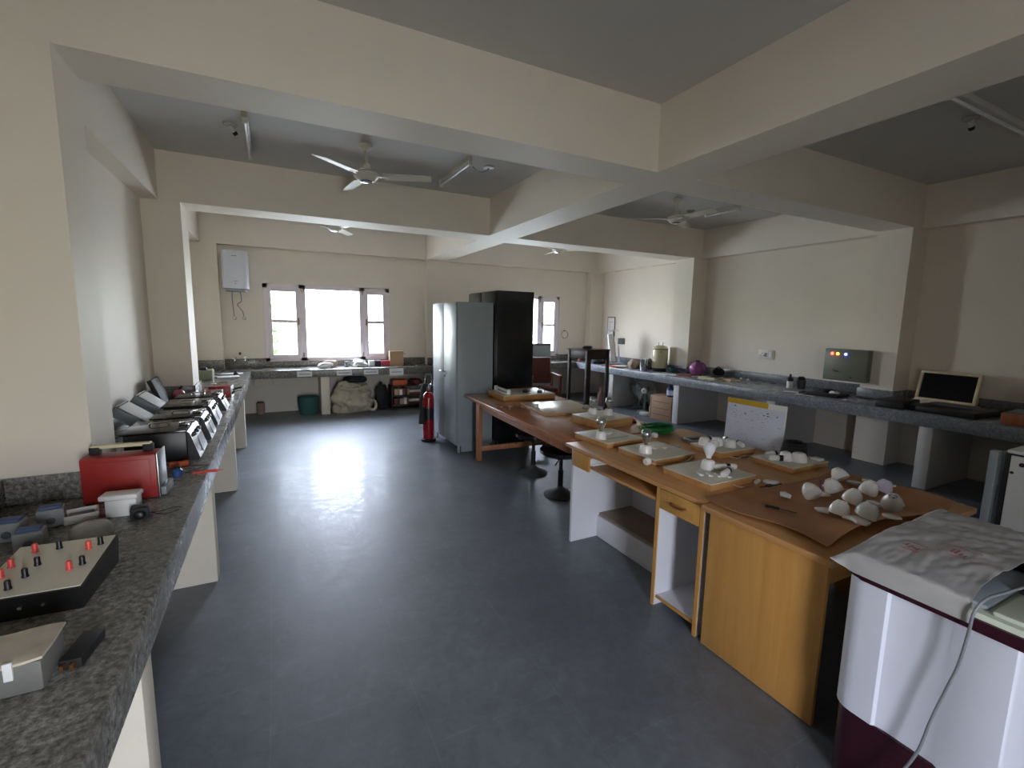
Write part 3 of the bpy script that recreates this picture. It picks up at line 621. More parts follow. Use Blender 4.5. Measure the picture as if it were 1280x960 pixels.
# cupboards
def cupboard(name, label, x0, x1, y0, y1, h_, m, handle_m, hp=1):
    t = thing(name, label, 'cupboard', ((x0 + x1)/2, (y0 + y1)/2, .001))
    a, d = (x1 - x0)/2, (y1 - y0)/2
    b = MB(); b.box(-a + .022, a, -d, d, .09, h_, .006); b.build('body', m, t)
    for yy in (-d + .02, d - .05):
        MB().box(-a + .03, -a + .06, yy, yy + .03, 0, .0898, .002).build('foot', m, t); MB().box(a - .05, a - .02, yy, yy + .03, 0, .0898, .002).build('foot', m, t)
    MB().box(-a + .07, a - .06, -d + .006, -d + .018, .01, .0898).build('plinth', m, t)
    for sgn, nm in ((-1, 0), (1, 1)):
        y0_, y1_ = (-d + .004, -.0015) if sgn < 0 else (.0015, d - .004)
        dr = MB().box(-a, -a + .021, y0_, y1_, .10, h_ - .012, .005).build('door', m, t)
        if sgn < 0:
            MB().cyl((-a, -.04, h_*.53), (-a - .04*hp, -.04, h_*.53), .012, seg=12).box(-a - .05*hp, -a - .034*hp, -.05, .07 - .0, h_*.53 - .01, h_*.53 + .012, .004).build('handle', handle_m, dr)
            MB().lathe([(.018, 0), (.018, .004), (.01, .006)], seg=14, M=Matrix.Translation((-a - .0005, -.04, h_*.53 - .06)) @ Matrix.Rotation(-PI/2, 4, 'Y')).build('lock', M['black'], dr)
    return t
cupboard('steel_cupboard', 'tall grey steel cupboard with two doors in mid room', 1.95, 2.44, 5.33, 6.26, 1.872, M['steelg'], M['chrome'])
cupboard('steel_cupboard', 'taller black steel cupboard standing behind the grey one', 2.485, 3.04, 5.37, 6.28, 2.03, M['blacks'], M['chrome'], .5)

# board, ring on the wall, armchair, dark stand
t = thing('grey_board', 'grey flat board leaning on the far counter behind the armchair', 'board', (4.75, 8.375, .003), 0, rot=(R(-3), 0, 0))
MB().box(-.45, .45, -.012, .012, 0, 1.2, .003).build('panel', M['steelg'], t); MB().box(-.45, .45, -.016, -.0125, 1.16, 1.2, .002).build('edge_strip', M['steelg2'], t)
t = thing('wall_ring', 'thin dark cable ring on the wall beside the second far window', 'ring', (5.93, YF - .005, 1.37))
MB().tube([(.085*math.cos(a), -.006, .085*math.sin(a)) for a in [2*PI*k/16 for k in range(16)]], .006, 8, closed=True).build('loop', M['inkg'], t)
MB().cyl((-.02, -.0, .09), (-.02, -.03, .09), .012, seg=10).build('hook', M['rubber'], t)
t = thing('armchair', 'reddish wooden armchair with brown padded back before the far counter', 'chair', (4.36, 7.35, .001), R(-12))
MB().box(-.24, .24, -.25, .22, .40, .46, .02).build('seat', M['leather'], t)
MB().box(-.25, .25, .19, .25, .50, .99, .02, Matrix.Translation((0, .2, .5)) @ Matrix.Rotation(R(-7), 4, 'X') @ Matrix.Translation((0, -.2, -.5))).build('backrest', M['leather'], t)
MB().box(-.24, .24, -.265, -.2505, .34, .405, .003).build('front_rail', M['chairw'], t); MB().box(-.25, .25, .2205, .24, .34, .40, .003).build('rear_rail', M['chairw'], t)
for sx in (-1, 1):
    x = .275*sx
    MB().box(x - .022, x + .022, -.27, -.225, 0, .66, .006).build('leg', M['chairw'], t); MB().box(x - .022, x + .022, .2, .245, 0, .70, .006).build('leg', M['chairw'], t)
    MB().box(x - .032, x + .032, -.30, .25, .661, .70, .012).build('armrest', M['chairw'], t)
# dark tall stand
t = thing('wooden_stand', 'tall dark wooden stand with deep apron and slim legs', 'stand', (4.33, 5.90, .001), R(5.6))
s = .205; hh = 1.25
MB().box(-s - .03, s + .03, -s - .03, s + .03, hh - .02, hh, .005).build('top', M['darkw'], t)
for sx in (-1, 1):
    for sy in (-1, 1): MB().box(sx*s - .022, sx*s + .022, sy*s - .022, sy*s + .022, 0, hh - .021, .004).build('leg', M['darkw'], t)
b = MB()
for sx in (-1, 1): b.box(sx*s - .01, sx*s + .01, -s + .022, s - .022, hh - .15, hh - .021, .002); b.box(-s + .022, s - .022, sx*s - .01, sx*s + .01, hh - .15, hh - .021, .002)
b.build('apron', M['darkw'], t)
b = MB()
for sx in (-1, 1): b.box(sx*s - .012, sx*s + .012, -s + .022, s - .022, .16, .19); b.box(-s + .022, s - .022, sx*s - .012, sx*s + .012, .16, .19)
b.build('stretcher', M['darkw'], t)
softblob('black_cloth', 'small black cloth lump on top of the dark wooden stand', 'cloth', (4.26, 5.84, 1.2525), (.16, .12, .05), M['bag'], 21)
# ------------------------------------------------------------------ long brown table
D = .75
t = thing('work_table', 'long varnished brown wooden table beside the grey cupboard', 'table', (2.52, 4.09, .001), R(-2.2))
L_, W_ = 1.19, .525
MB().box(-W_, W_, -L_, L_, D - .036, D - .001, .006).build('tabletop', M['table'], t)
lx0, ly0, ly1 = W_ - .09, -1.13, .86
for sx in (-1, 1): MB().box(sx*lx0 - .012, sx*lx0 + .012, ly0, ly1, D - .13, D - .037, .002).build('apron', M['tablel'], t)
for yy in (ly0, ly1): MB().box(-lx0 + .0125, lx0 - .0125, yy - .012, yy + .012, D - .13, D - .037, .002).build('apron', M['tablel'], t)
for sx in (-1, 1):
    for yy in (ly0, ly1): MB().box(sx*(lx0 - (.09 if yy < 0 else -.014)) - .03, sx*(lx0 - (.09 if yy < 0 else -.014)) + .03, yy - .03, yy + .03, 0, D - .037, .005).build('leg', M['tablel'], t)
for yy in (ly0, ly1): MB().box(-lx0 + (.125 if yy < 0 else .02), lx0 - (.125 if yy < 0 else .02), yy - .014, yy + .014, .11, .17, .003).build('stretcher', M['tablel'], t)

# swivel stools under it
def stool(x, y, rz, label):
    t = thing('swivel_chair', label, 'chair', (x, y, .001), rz, 'black swivel chairs under the table')
    MB().lathe([(.155, 0), (.158, .008), (.14, .02), (.07, .05), (.035, .075), (.03, .09)], seg=36).build('base_disc', M['steelg2'], t)
    MB().cyl((0, 0, .09), (0, 0, .25), .026).cyl((0, 0, .25), (0, 0, .37), .018).build('gas_column', M['black'], t)
    MB().box(-.1, .1, -.06, .06, .371, .395, .01).build('seat_plate', M['black'], t)
    MB().lathe([(0, .396), (.17, .397), (.205, .42), (.205, .45), (.17, .475), (0, .48)], seg=36, capb=False, capt=False).build('seat', M['blackg'], t)
    MB().tube([(.08, .05, .38), (.18, .09, .375), (.22, .1, .36)], .008, 8).build('lever', M['chrome'], t)
stool(2.385, 3.62, R(200), 'black swivel chair on a grey disc base, nearest the computer desk')
stool(2.47, 4.30, R(160), 'black swivel chair on a grey disc base, nearer the grey cupboard')

# ------------------------------------------------------------------ computer desk
t = thing('computer_desk', 'light brown computer desk with keyboard tray and white open pedestal', 'desk', (1.92, 1.575, .001))
# local: x 0..1.23, y 0..1.30
MB().box(0, 1.225, 0, 1.285, D - .028, D - .001, .004).build('desktop', M['deskt'], t)
MB().box(.012, 1.2, 1.19, 1.212, 0, D - .029).build('side_panel', M['lam'], t)
MB().box(.01, 1.2, .004, .022, 0, D - .029).build('side_panel', M['lam'], t); MB().box(.002, .0095, .002, .024, 0, D - .029).build('edge_strip', M['deskp'], t)
MB().box(.01, .6, .315, .333, 0, D - .029).build('partition', M['lam'], t); MB().box(.002, .0095, .313, .335, 0, D - .029).build('edge_strip', M['deskp'], t)
MB().box(.6, .618, .022, 1.19, 0, D - .029).build('back_panel', M['lam'], t)
MB().box(.03, .6, .022, .315, .045, .062).build('pedestal_shelf', M['lam'], t); MB().box(.02, .0295, .022, .315, .045, .062).build('edge_strip', M['deskp'], t)
d = MB().box(.002, .018, .03, .31, .605, D - .031, .002).build('drawer', M['deskp'], t)
MB().box(.019, .45, .036, .304, .615, .7).build('drawer_box', M['lam'], d)
MB().tube([(.002, .12, .665), (-.02, .13, .662), (-.02, .21, .662), (.002, .22, .665)], .006, 8).build('drawer_handle', M['brass'], d)
d = MB().box(.002, .018, .99, 1.192, .605, D - .031, .002).build('drawer', M['deskp'], t)
MB().box(.019, .45, .996, 1.186, .615, .7).build('drawer_box', M['lam'], d)
MB().box(.01, .42, .345, .98, .632, .65, .002).build('keyboard_tray', M['deskt'], t)
b = MB(); b.box(.03, .4, .334, .345, .62, .66); b.box(.03, .4, .98, .99, .62, .66); b.build('tray_runner', M['white'], t)
MB().box(.27, .59, .335, 1.188, .17, .188).build('footrest_shelf', simple('greyish_brown_laminate', '#8d7d6c', .5), t); MB().box(.252, .2695, .335, 1.188, 0.002, .169).build('footrest_front', M['lam'], t)
MB().box(.57, .598, .72, .76, .19, .70).build('back_post', M['deskp'], t)

t = thing('side_desk', 'orange-brown desk with a plain front panel, beside the washing machine', 'desk', (1.89, .945, .001))
MB().box(-.005, 1.265, -.005, .622, D - .032, D - .001, .006).build('desktop', M['deskt'], t)
MB().box(.02, .04, .02, .585, .004, D - .033, .002).build('front_panel', M['deskp'], t)
MB().box(1.22, 1.24, .02, .585, .004, D - .033, .002).build('front_panel', M['deskp'], t)
MB().box(.041, 1.219, .02, .038, D - .12, D - .033, .002).build('apron', M['deskp'], t); MB().box(.041, 1.219, .56, .58, .3, D - .033, .002).build('back_panel', simple('dark_laminate', '#3a2a20', .6), t)

# ------------------------------------------------------------------ demonstration boards
ZT = D + .0008
def frame_board(label, x, y, w, d, h_, rz, deck=M['cream'], name='demonstration_board', cat='board', group='lamp demonstration boards', z=ZT, open_=False):
    t = thing(name, label, cat, (x, y, z), rz, group)
    a, c = w/2, d/2
    b = MB(); q = .016
    b.box(-a, a, -c, -c + q, 0, h_, .002); b.box(-a, a, c - q, c, 0, h_, .002); b.box(-a, -a + q, -c + q, c - q, 0, h_, .002); b.box(a - q, a, -c + q, c - q, 0, h_, .002)
    b.build('wooden_frame', M['boardw'], t)
    MB().box(-a - .003, a + .003, -c - .003, c + .003, h_ + .0005, h_ + .006, .001).build('face_plate', deck, t)
    return t, h_ + .0065
def holder(t, x, y, z, r=.042, m=None):
    return MB().lathe([(r*.95, 0), (r*.97, .005), (r*.95, .02), (r*.86, .04), (r*.72, .052), (r*.5, .056), (r*.5, .057)], (x, y, z), 24).build('lamp_holder', m or M['porc'], t)
def bulb(t, x, y, z, frosted=False, h_=.11):
    z -= .014
    b = MB().lathe([(.014, .026), (.016, .036), (.024, .054), (.034, .078), (.035, .096), (.027, .115), (.012, .124), (0, .125)], (x, y, z), 20, capb=False).build('bulb', M['bulbf'] if frosted else M['clear'], t)
    MB().lathe([(.012, 0), (.0125, .003), (.0125, .025), (.006, .027)], (x, y, z), 14).build('bulb_cap', M['brass'], b)
    if not frosted:
        MB().cyl((x, y, z + .027), (x, y, z + .05), .005, .003, 8).tube([(x - .008, y, z + .05), (x - .016, y, z + .085), (x, y, z + .092), (x + .016, y, z + .085), (x + .008, y, z + .05)], .002, 5).build('filament', M['porcg'], b)
def switch(t, x, y, z, rz=0):
    MB().box(-.028, .028, -.012, .012, 0, .008, .003, Matrix.Translation((x, y, z)) @ Matrix.Rotation(rz, 4, 'Z')).build('switch', M['porc'], t)
def lead(t, pts, m=None, r=.003): MB().tube(pts, r, 6).build('cable', m or M['cablew'], t)

t, zt = frame_board('wooden board with a clear bulb, nearest the desk seam', 2.265, 2.79, .36, .37, .036, R(4))
holder(t, -.13, -.06, zt); bulb(t, -.13, -.06, zt + .053)
for k in range(3): switch(t, -.05 + .075*k - (.0 if k < 2 else .02), .02 - .06*(k == 2), zt, R(20))
MB().box(-.1, .12, -.1, -.09, zt, zt + .001).build('printed_line', M['inkg'], t)
t, zt = frame_board('wooden board with a clear bulb, white plug hanging at its front', 2.30, 2.315, .37, .34, .036, R(2))
holder(t, -.12, -.02, zt, .045); bulb(t, -.12, -.02, zt + .053)
for k in range(2): switch(t, .02 + .07*k, .03 - .02*k, zt, R(25))
lead(t, [(-.185, -.1, .01), (-.2, -.17, .02), (-.1, -.2, .005), (.05, -.2, .006), (.15, -.175, .02), (.19, -.14, .03)])
b = MB(); b.lathe([(.02, 0), (.024, .01), (.024, .03), (.015, .04)], seg=16, M=Matrix.Translation((-.235, -.135, .024)) @ Matrix.Rotation(R(80), 4, 'Y')); b.build('plug', M['porc'], t)
t, zt = frame_board('wooden board with a frosted bulb and two white tubes', 2.26, 1.845, .38, .34, .036, R(1))
holder(t, .03, .03, zt, .045); bulb(t, .03, .03, zt + .053, True)
def tube_sw(t, x, y, z, ln, rz):
    Mx = Matrix.Translation((x, y, z + .019)) @ Matrix.Rotation(rz, 4, 'Z') @ Matrix.Rotation(PI/2, 4, 'Y')
    o = MB().lathe([(.012, -ln/2), (.019, -ln/2 + .012), (.019, ln/2 - .012), (.012, ln/2)], seg=16, M=Mx).build('white_tube', M['porc'], t)
    MB().lathe([(.0196, -.012), (.0196, .012)], seg=16, M=Mx @ Matrix.Translation((0, 0, ln*.12))).build('black_band', M['black'], o)
tube_sw(t, .10, -.03, zt, .15, R(-20)); tube_sw(t, .03, -.10, zt, .16, R(22)); 
for k in range(4): switch(t, -.11 + .04*k, -.03 - .03*k, zt, R(60))
lead(t, [(.0, -.17, .01), (.03, -.215, .004), (.1, -.23, .003), (.15, -.21, .003)]); MB().cyl((.15, -.2, .012), (.19, -.19, .014), .011, seg=12).build('plug', M['cablew'], t)
t, zt = frame_board('stacked wooden board carrying two clear bulbs, on the brown table', 2.60, 3.30, .40, .36, .068, R(7))
for (x, y) in ((-.04, .08), (.07, -.01)): holder(t, x, y, zt, .042); bulb(t, x, y, zt + .053)
switch(t, -.13, -.02, zt, R(20)); lead(t, [(.2, -.05, .04), (.26, -.12, .05), (.30, -.2, .02), (.24, -.25, .004)]); MB().lathe([(.02, 0), (.024, .01), (.022, .03), (.01, .036)], seg=16, M=Matrix.Translation((.22, -.27, .024)) @ Matrix.Rotation(R(90), 4, 'X')).build('plug', M['porc'], t)
# flat board and tube light board on the brown table
t, zt = frame_board('large flat cream plywood board on the brown table', 2.62, 4.05, .60, .66, .018, R(-6), M['ply'], group=None)
MB().lathe([(.026, 0), (.026, .03), (.02, .036)], (-.24, .04, zt), 16).build('white_knob', M['porc'], t)
MB().lathe([(.03, 0), (.03, .022), (.014, .028)], (.2, -.2, zt), 16).build('white_knob', M['porcg'], t); MB().lathe([(.026, 0), (.026, .02), (.012, .026)], (.26, -.12, zt), 16).build('white_knob', M['porcg'], t)
t, zt = frame_board('cream board with a tube light batten, at the far table end', 2.62, 4.90, .66, .50, .055, R(-2), group=None)
MB().box(-.26, -.215, -.16, .22, zt, zt + .012, .002).box(-.26, -.215, -.17, -.15, zt, zt + .055, .003).box(-.26, -.215, .2, .22, zt, zt + .055, .003).build('batten', M['white'], t)
MB().cyl((-.2375, -.149, zt + .04), (-.2375, .199, zt + .04), .013, seg=14).build('tube', M['bulbf'], t)
b = MB(); b.ball((.0, -.12, zt + .02), .03, 1.2, 1, .7); b.build('starter', M['black'], t); MB().lathe([(.03, 0), (.03, .03), (.012, .035)], (.17, -.16, zt), 16).build('choke', M['steelg2'], t); MB().tube([(.17, -.14, zt + .035), (.2, -.08, zt + .07), (.25, -.12, zt + .04), (.22, -.18, zt + .003)], .003, 6).build('wire', M['black'], t)
t = thing('metal_bracket', 'thin bent white metal rods at the back of the brown table', 'bracket', (2.965, 3.55, ZT), R(10))
MB().tube([(-.13, .12, .004), (-.02, .16, .004), (.06, .04, .004), (.05, -.1, .004), (-.06, -.04, .004)], .004, 6).build('rod', M['white'], t)
# back boards on the desk
t, zt = frame_board('wooden board crowded with white lamp holders before the paper chart', 2.835, 2.215, .33, .27, .036, R(-3))
for x, y in ((-.11, .06), (-.03, .02), (.02, -.05)): holder(t, x, y, zt, .043)
tube_sw(t, .11, .04, zt, .14, R(70)); tube_sw(t, .10, -.06, zt, .13, R(60)); MB().ball((-.12, -.04, zt + .03), .03).build('white_globe', M['porc'], t)
lead(t, [(-.1, -.15, .012), (-.06, -.18, .004), (.02, -.17, .012), (.1, -.18, .004), (.14, -.145, .01)]); lead(t, [(-.06, -.15, .01), (.0, -.19, .004), (.08, -.16, .004)], M['black'])
t, zt = frame_board('wooden board with white holders and a black wire roll, farthest along the desk', 2.985, 1.815, .36, .28, .030, R(-1))
holder(t, -.0, -.06, zt, .05); holder(t, -.06, -.01, zt, .04)
tube_sw(t, -.12, .0, zt, .12, R(-30)); tube_sw(t, -.06, .08, zt, .15, R(5))
b = MB()
for k in range(6): b.tube([( .085 + .075*math.cos(a)*(1 - .04*k), .03 + .075*math.sin(a)*(1 - .04*k), zt + .0105 + .016*k) for a in [2*PI*j/14 for j in range(14)]], .0095, 6, closed=True)
b.build('black_wire_roll', M['rubber'], t)
MB().box(.12, .17, -.12, -.06, zt, zt + .014, .003).build('switch', M['porc'], t)
t = thing('metal_tray', 'grey metal frame lying on the desk behind the plug lead', 'frame', (2.95, 2.50, ZT), R(-12))
MB().box(-.13, .13, -.06, -.045, 0, .02, .002).box(-.13, .13, .045, .06, 0, .02, .002).box(-.13, -.115, -.045, .045, 0, .02, .002).box(.115, .13, -.045, .045, 0, .02, .002).build('frame', M['alu'], t); MB().box(-.114, .114, -.044, .044, 0, .006).build('glass_plate', M['screen'], t)
t = thing('loose_plug', 'white plug with a short lead lying alone on the desk', 'plug', (2.585, 2.40, ZT), R(20))
MB().box(-.026, .026, -.014, .014, 0, .024, .005).build('plug_body', M['porc'], t); lead(t, [(.026, 0, .012), (.06, .02, .004), (.08, .08, .003), (.12, .11, .003)])
t = thing('wire_coil', 'coil of bright green wire on the desk', 'wire', (2.83, 2.85, ZT), R(0))
b = MB(); rnd = random.Random(3)
for k in range(9):
    ra, rb = .13 + rnd.uniform(-.025, .02), .105 + rnd.uniform(-.02, .02); ox, oy = rnd.uniform(-.015, .015), rnd.uniform(-.015, .015)
    b.tube([(ox + ra*math.cos(a), oy + rb*math.sin(a), .007 + .0055*k + rnd.uniform(0, .006)) for a in [2*PI*j/16 for j in range(16)]], .005, 6, closed=True)
b.build('coil', M['green'], t); MB().lathe([(.022, 0), (.026, .012), (.02, .035)], (-.15, -.13, 0), 16).build('white_plug', M['porc'], t)
t = thing('red_switch', 'small red rocker switch behind the two-bulb board', 'switch', (2.90, 3.22, ZT), 0)
MB().box(-.016, .016, -.012, .012, .014, .034, .003).build('rocker', M['redp'], t); MB().box(-.022, .022, -.018, .018, 0, .0138, .002).build('switch_body', M['black'], t)
MB().tube([(0, .0, .03), (.006, 0, .06)], .004, 6).build('stub', M['redp'], t)
# chart standing on the desk edge
t = thing('paper_chart', 'handwritten paper chart with a yellow band standing on the desk edge', 'chart', (3.132, 2.20, ZT), 0, rot=(R(-3), 0, R(-90)))
MB().box(-.235, .235, -.006, .006, 0, .345, .001).build('backing_board', M['paper'], t, smooth=False)
MB().box(-.23, .23, -.0085, -.0065, .003, .305).build('chart_sheet', M['paperb'], t, smooth=False)
MB().box(-.235, .10, -.0105, -.0065, .306, .344).build('yellow_band', M['yellow'], t, smooth=False)
b = MB(); rnd = random.Random(8)
for i in range(16):
    z = .285 - i*.017; x = -.2
    while x < .19:
        w = rnd.uniform(.01, .04)
        if rnd.random() < .35: b.box(x, x + w*.7, -.0092, -.0086, z, z + rnd.choice((.001, .0013, .002)))
        x += w + rnd.uniform(.006, .02)
for x, z in ((-.17, .285), (.1, .27), (.07, .25), (.1, .25), (.17, .255), (-.08, .24)): b.box(x, x + .012, -.0095, -.0086, z, z + .007)
b.build('handwriting', M['ink'], t, smooth=False)
MB().box(-.02, .02, .007, .06, .0, .006).box(-.01, .01, .05, .058, .0, .05).box(-.01, .01, .0065, .058, .045, .052).build('prop_stand', M['paper'], t)

# ------------------------------------------------------------------ brown sheet with porcelain holders
def sheet(u, v):
    x = 1.955 + 1.19*u + .03*math.sin(v*6); y = 1.0 + .58*v + .03*math.sin(u*7) + .02*(1-u)*v
    z = ZT + .0045 + .006*max(0, math.sin(u*11 + 1)*math.sin(v*5))
    if v < .3: z += .045*((.3 - v)/.3)**1.6 * max(0, math.sin(PI*min(1, u*1.15 + .02)))
    if u < .2: z += .012*((.2-u)/.2)**2
    return (x, y, z)
tag(MB().grid(44, 26, sheet, .003).build('wrapping_sheet', M['hide']), 'crumpled brown sheet spread over the desk under porcelain lamp holders', 'sheet')
def zsheet(x, y):
    u = (x - 1.955)/1.19; v = max(0, min(1, (y - 1.0)/.62)); return sheet(max(0, min(1, u)), v)[2]
import mathutils
def dome(x, y, rx_, rz, label, m=None, s=.92):
    t = thing('lamp_holder', label, 'lamp holder', (x, y, max(zsheet(x + dx_, y + dy_) for dx_ in (-.045, 0, .045) for dy_ in (-.045, 0, .045)) + .002), 0, 'porcelain lamp holders on the brown sheet')
    r = .047*s
    pf = [(r, 0), (r*1.0, .012), (r*.93, .03), (r*.74, .05), (r*.5, .062), (r*.48, .066)]
    A = Matrix.Translation((0, 0, -min(pz*math.cos(rx_) - pr*math.sin(rx_) for pr, pz in pf))) @ Matrix.Rotation(rz, 4, 'Z') @ Matrix.Rotation(rx_, 4, 'X')
    MB().lathe([(r, 0), (r*1.0, .012), (r*.93, .03), (r*.74, .05), (r*.5, .062), (r*.48, .066), (r*.36, .066), (r*.34, .05)], seg=26, M=A).build('shell', m or M['porc'], t)
    MB().lathe([(r*.34, .0495), (r*.1, .0502), (.0001, .0503)], seg=18, M=A).build('contact_socket', M['black'], t)
dl = [(2.43, 1.34, 1.15, 2.6, 'half porcelain holder lying on its side, nearest the desk front edge'), (2.635, 1.345, .5, 3.6, 'white porcelain holder in the upper row beside the purple stalk'), (2.575, 1.235, .3, .5, 'white porcelain holder in the middle of the heap'),
      (2.80, 1.27, .3, .2, 'white porcelain holder behind the middle one, touching the lilac one'), (2.90, 1.25, .35, 1.0, 'lilac-tinted porcelain holder in the upper heap'), (2.86, 1.43, .75, 3.0, 'white porcelain holder farthest back, dark socket showing'),
      (2.335, 1.165, .25, 1.4, 'white porcelain holder near the curled sheet edge, white chip below'), (2.345, 1.06, .3, .4, 'greyish porcelain holder closest to the washing machine'), (2.57, 1.06, .55, 5.2, 'greyish porcelain holder with a broken tip beside the plastic cover')]
for i, a in enumerate(dl): dome(*a, m=(simple('lilac_porcelain', '#cfc4d6', .25) if i == 4 else M['porcg'] if i > 6 else None))
tl = [(2.475, 1.595, 'white ceramic chip beside the coiled black clip'), (2.365, 1.44, 'white ceramic chip cluster in the open middle of the sheet'), (2.35, 1.235, 'white ceramic chip below the half holder'), (2.56, 1.37, 'white ceramic chip left of the upper porcelain row'), (2.715, 1.41, 'white ceramic chip under the farthest porcelain holder'),
      (2.665, 1.275, 'white ceramic chip between middle and rear holders'), (2.64, 1.16, 'white ceramic chip in front of the rear holders'), (2.50, 1.145, 'grey ceramic plate between the two front rows'), (2.30, 1.09, 'white ceramic chip tucked by the curled edge holder'), (2.255, 1.035, 'pale ceramic plate nearest the washing machine'),
      (2.44, 1.005, 'pale ceramic chip at the plastic cover'), (2.72, 1.10, 'white ceramic chip right of the broken-tip holder'), (3.02, 1.37, 'greenish white ceramic star at the sheet back'), (3.07, 1.30, 'white ceramic plate at the back corner of the sheet'), (2.93, 1.40, 'pink-grey ceramic plate behind the heap')]
for i, (x, y, lb) in enumerate(tl):
    rnd = random.Random(i); n = rnd.choice((5, 6, 7)); pl = []
    for k in range(n): a = 2*PI*k/n + rnd.uniform(-.2, .2); r = rnd.uniform(.65, 1.1)*.036; pl.append((r*1.35*math.cos(a), r*math.sin(a)))
    tag(MB().prism(pl, 0, rnd.uniform(.006, .013), bev=.0015).build('ceramic_chip', M['porcg'] if i in (7, 14) else M['porc'], loc=(x, y, max(zsheet(x + dx_, y + dy_) for dx_ in (-.045, 0, .045) for dy_ in (-.045, 0, .045)) + .0065), rot=(rnd.uniform(-.05, .05), rnd.uniform(-.05, .05), rnd.uniform(0, 6))), lb, 'ceramic piece', 'ceramic chips on the brown sheet')
t = thing('coiled_clip', 'small dark metal clip coil on the brown sheet by a white chip', 'clip', (2.39, 1.555, zsheet(2.39, 1.555) + .004), R(-20))
MB().tube([(-.05, .0, .004), (-.02, .0, .006), (0, .014, .012), (.016, 0, .018), (0, -.014, .012), (-.012, .004, .008), (.02, .01, .006), (.1, .03, .01)], .003, 6).build('coil', M['rubber'], t)
t = thing('screwdriver', 'slim dark screwdriver on the brown sheet near the front edge', 'screwdriver', (2.165, 1.325, zsheet(2.165, 1.325) + .003), R(-62))
MB().cyl((-.015, 0, .008), (.06, 0, .005), .003, .002, 8).build('shaft', M['steelg2'], t); MB().cyl((-.075, 0, .009), (-.015, 0, .008), .006, .007, 10).build('handle', M['black'], t)
t = thing('purple_stalk', 'thin purple plastic stalk standing among the porcelain holders', 'stalk', (2.66, 1.43, zsheet(2.66, 1.43) + .003), 0)
MB().cyl((0, 0, .004), (0, .006, .05), .005, .004, 8).build('stalk', M['purple'], t); MB().lathe([(.014, 0), (.012, .005)], seg=12).build('foot', M['purple'], t)
# ------------------------------------------------------------------ right counter things
t = thing('wall_notice', 'small dark-framed notice on the far right wall', 'notice', (XR - .001, 8.5, 1.57), 0)
MB().box(-.015, -.001, -.13, .13, -.22, .22, .003).build('frame', M['black'], t); MB().box(-.018, -.0155, -.112, .112, -.202, .202).build('sheet', M['paper'], t)
MB().box(-.0195, -.0185, -.03, .03, -.12, -.11).box(-.0195, -.0185, -.07, .05, .1, .105).build('printed_line', M['ink'], t)
# lab stand
t = thing('lab_stand', 'white laboratory stand with slanted arm and head on the right counter', 'stand', (6.38, 7.75, Z), R(-30)); t.scale = (1.25, 1.25, 1.3)
MB().box(-.12, .12, -.16, .1, 0, .03, .01).build('base', M['steelg'], t)
MB().cyl((0, .06, .03), (-.02, .02, .36), .022, .018).cyl((.06, -.04, .03), (.04, -.02, .3), .016).build('column', M['washer'], t)
MB().cyl((-.05, .05, .56), (.02, .02, .03), .007, seg=8).build('rod', M['rubber'], t)
MB().box(-.02, .02, -.12, .12, .37, .385, .003, Matrix.Translation((-.08, 0, .17)) @ Matrix.Rotation(R(90), 4, 'Z')).build('upper_plate', M['washer'], t)
MB().box(.03, .14, -.07, .03, .33, .43, .008).build('head', M['steelg'], t)
MB().box(-.07, .02, -.02, .1, .05, .5, .01, Matrix.Rotation(R(-8), 4, 'Y')).build('arm_sheet', M['paper'], t)
softblob('black_cover', 'black cloth cover crumpled on the counter beside the laboratory stand', 'cloth', (6.2, 8.1, Z), (.34, .4, .24), M['bag'], 31)
t = thing('lab_jar', 'small white capped jar on the counter behind the dark stand, nearer', 'jar', (6.35, 8.7, Z), 0, 'capped jars behind the stand')
MB().lathe([(.04, 0), (.042, .09), (.028, .12), (.028, .14)], seg=16).build('jar', M['pink'], t); MB().ball((0, 0, .165), .034).build('cap', M['white'], t)
dup(t, (6.12, 8.66, Z), 0, 'small white capped jar on the counter behind the dark stand, farther left')
t = thing('orange_papers', 'orange and white papers spread on the counter below the laboratory stand', 'papers', (6.05, 7.38, Z))
MB().grid(6, 6, lambda u, v: (-.14 + .28*u, -.25 + .5*v, .007 + .004*math.sin(u*6)*math.cos(v*5)), .002).build('orange_sheet', M['orange'], t)
MB().grid(6, 6, lambda u, v: (-.05 + .2*u, -.28 + .3*v, .026 + .012*math.sin(u*4)*math.sin(v*7)), .002).build('white_sheet', M['paper'], t)
softblob('brown_paper', 'crumpled brown paper lump next to the steel mug', 'paper', (6.22, 6.98, Z), (.22, .24, .18), M['cartong'], 33)
softblob('dark_bundle', 'grey and black cloth bundle between brown paper and steel mug', 'cloth', (6.44, 6.76, Z), (.18, .2, .19), M['bag'], 35)
t = thing('steel_mug', 'shiny steel mug beside the cream boiler', 'mug', (6.10, 6.58, Z)); t.scale = (1.2, 1.2, 1.2)
MB().lathe([(.055, 0), (.06, .01), (.058, .16), (.062, .175), (.054, .175), (.05, .02), (0, .02)], seg=28, capt=False).build('cup', M['chrome'], t)
MB().tube([(.055, .02, .14), (.1, .04, .13), (.1, .04, .06), (.056, .02, .04)], .006, 8).build('handle', M['black'], t)
t = thing('boiler_drum', 'cream enamelled cylinder drum with lid on the right counter', 'drum', (6.33, 6.42, Z))
MB().lathe([(.125, 0), (.13, .01), (.13, .05), (.128, .06)], seg=36).build('base_ring', M['black'], t)
MB().lathe([(.135, .061), (.14, .07), (.14, .40), (.135, .41)], seg=36).build('drum', M['cream2'], t)
MB().lathe([(.142, .411), (.142, .425), (.12, .45), (.06, .475), (0, .48)], seg=36).build('lid', M['cream2'], t)
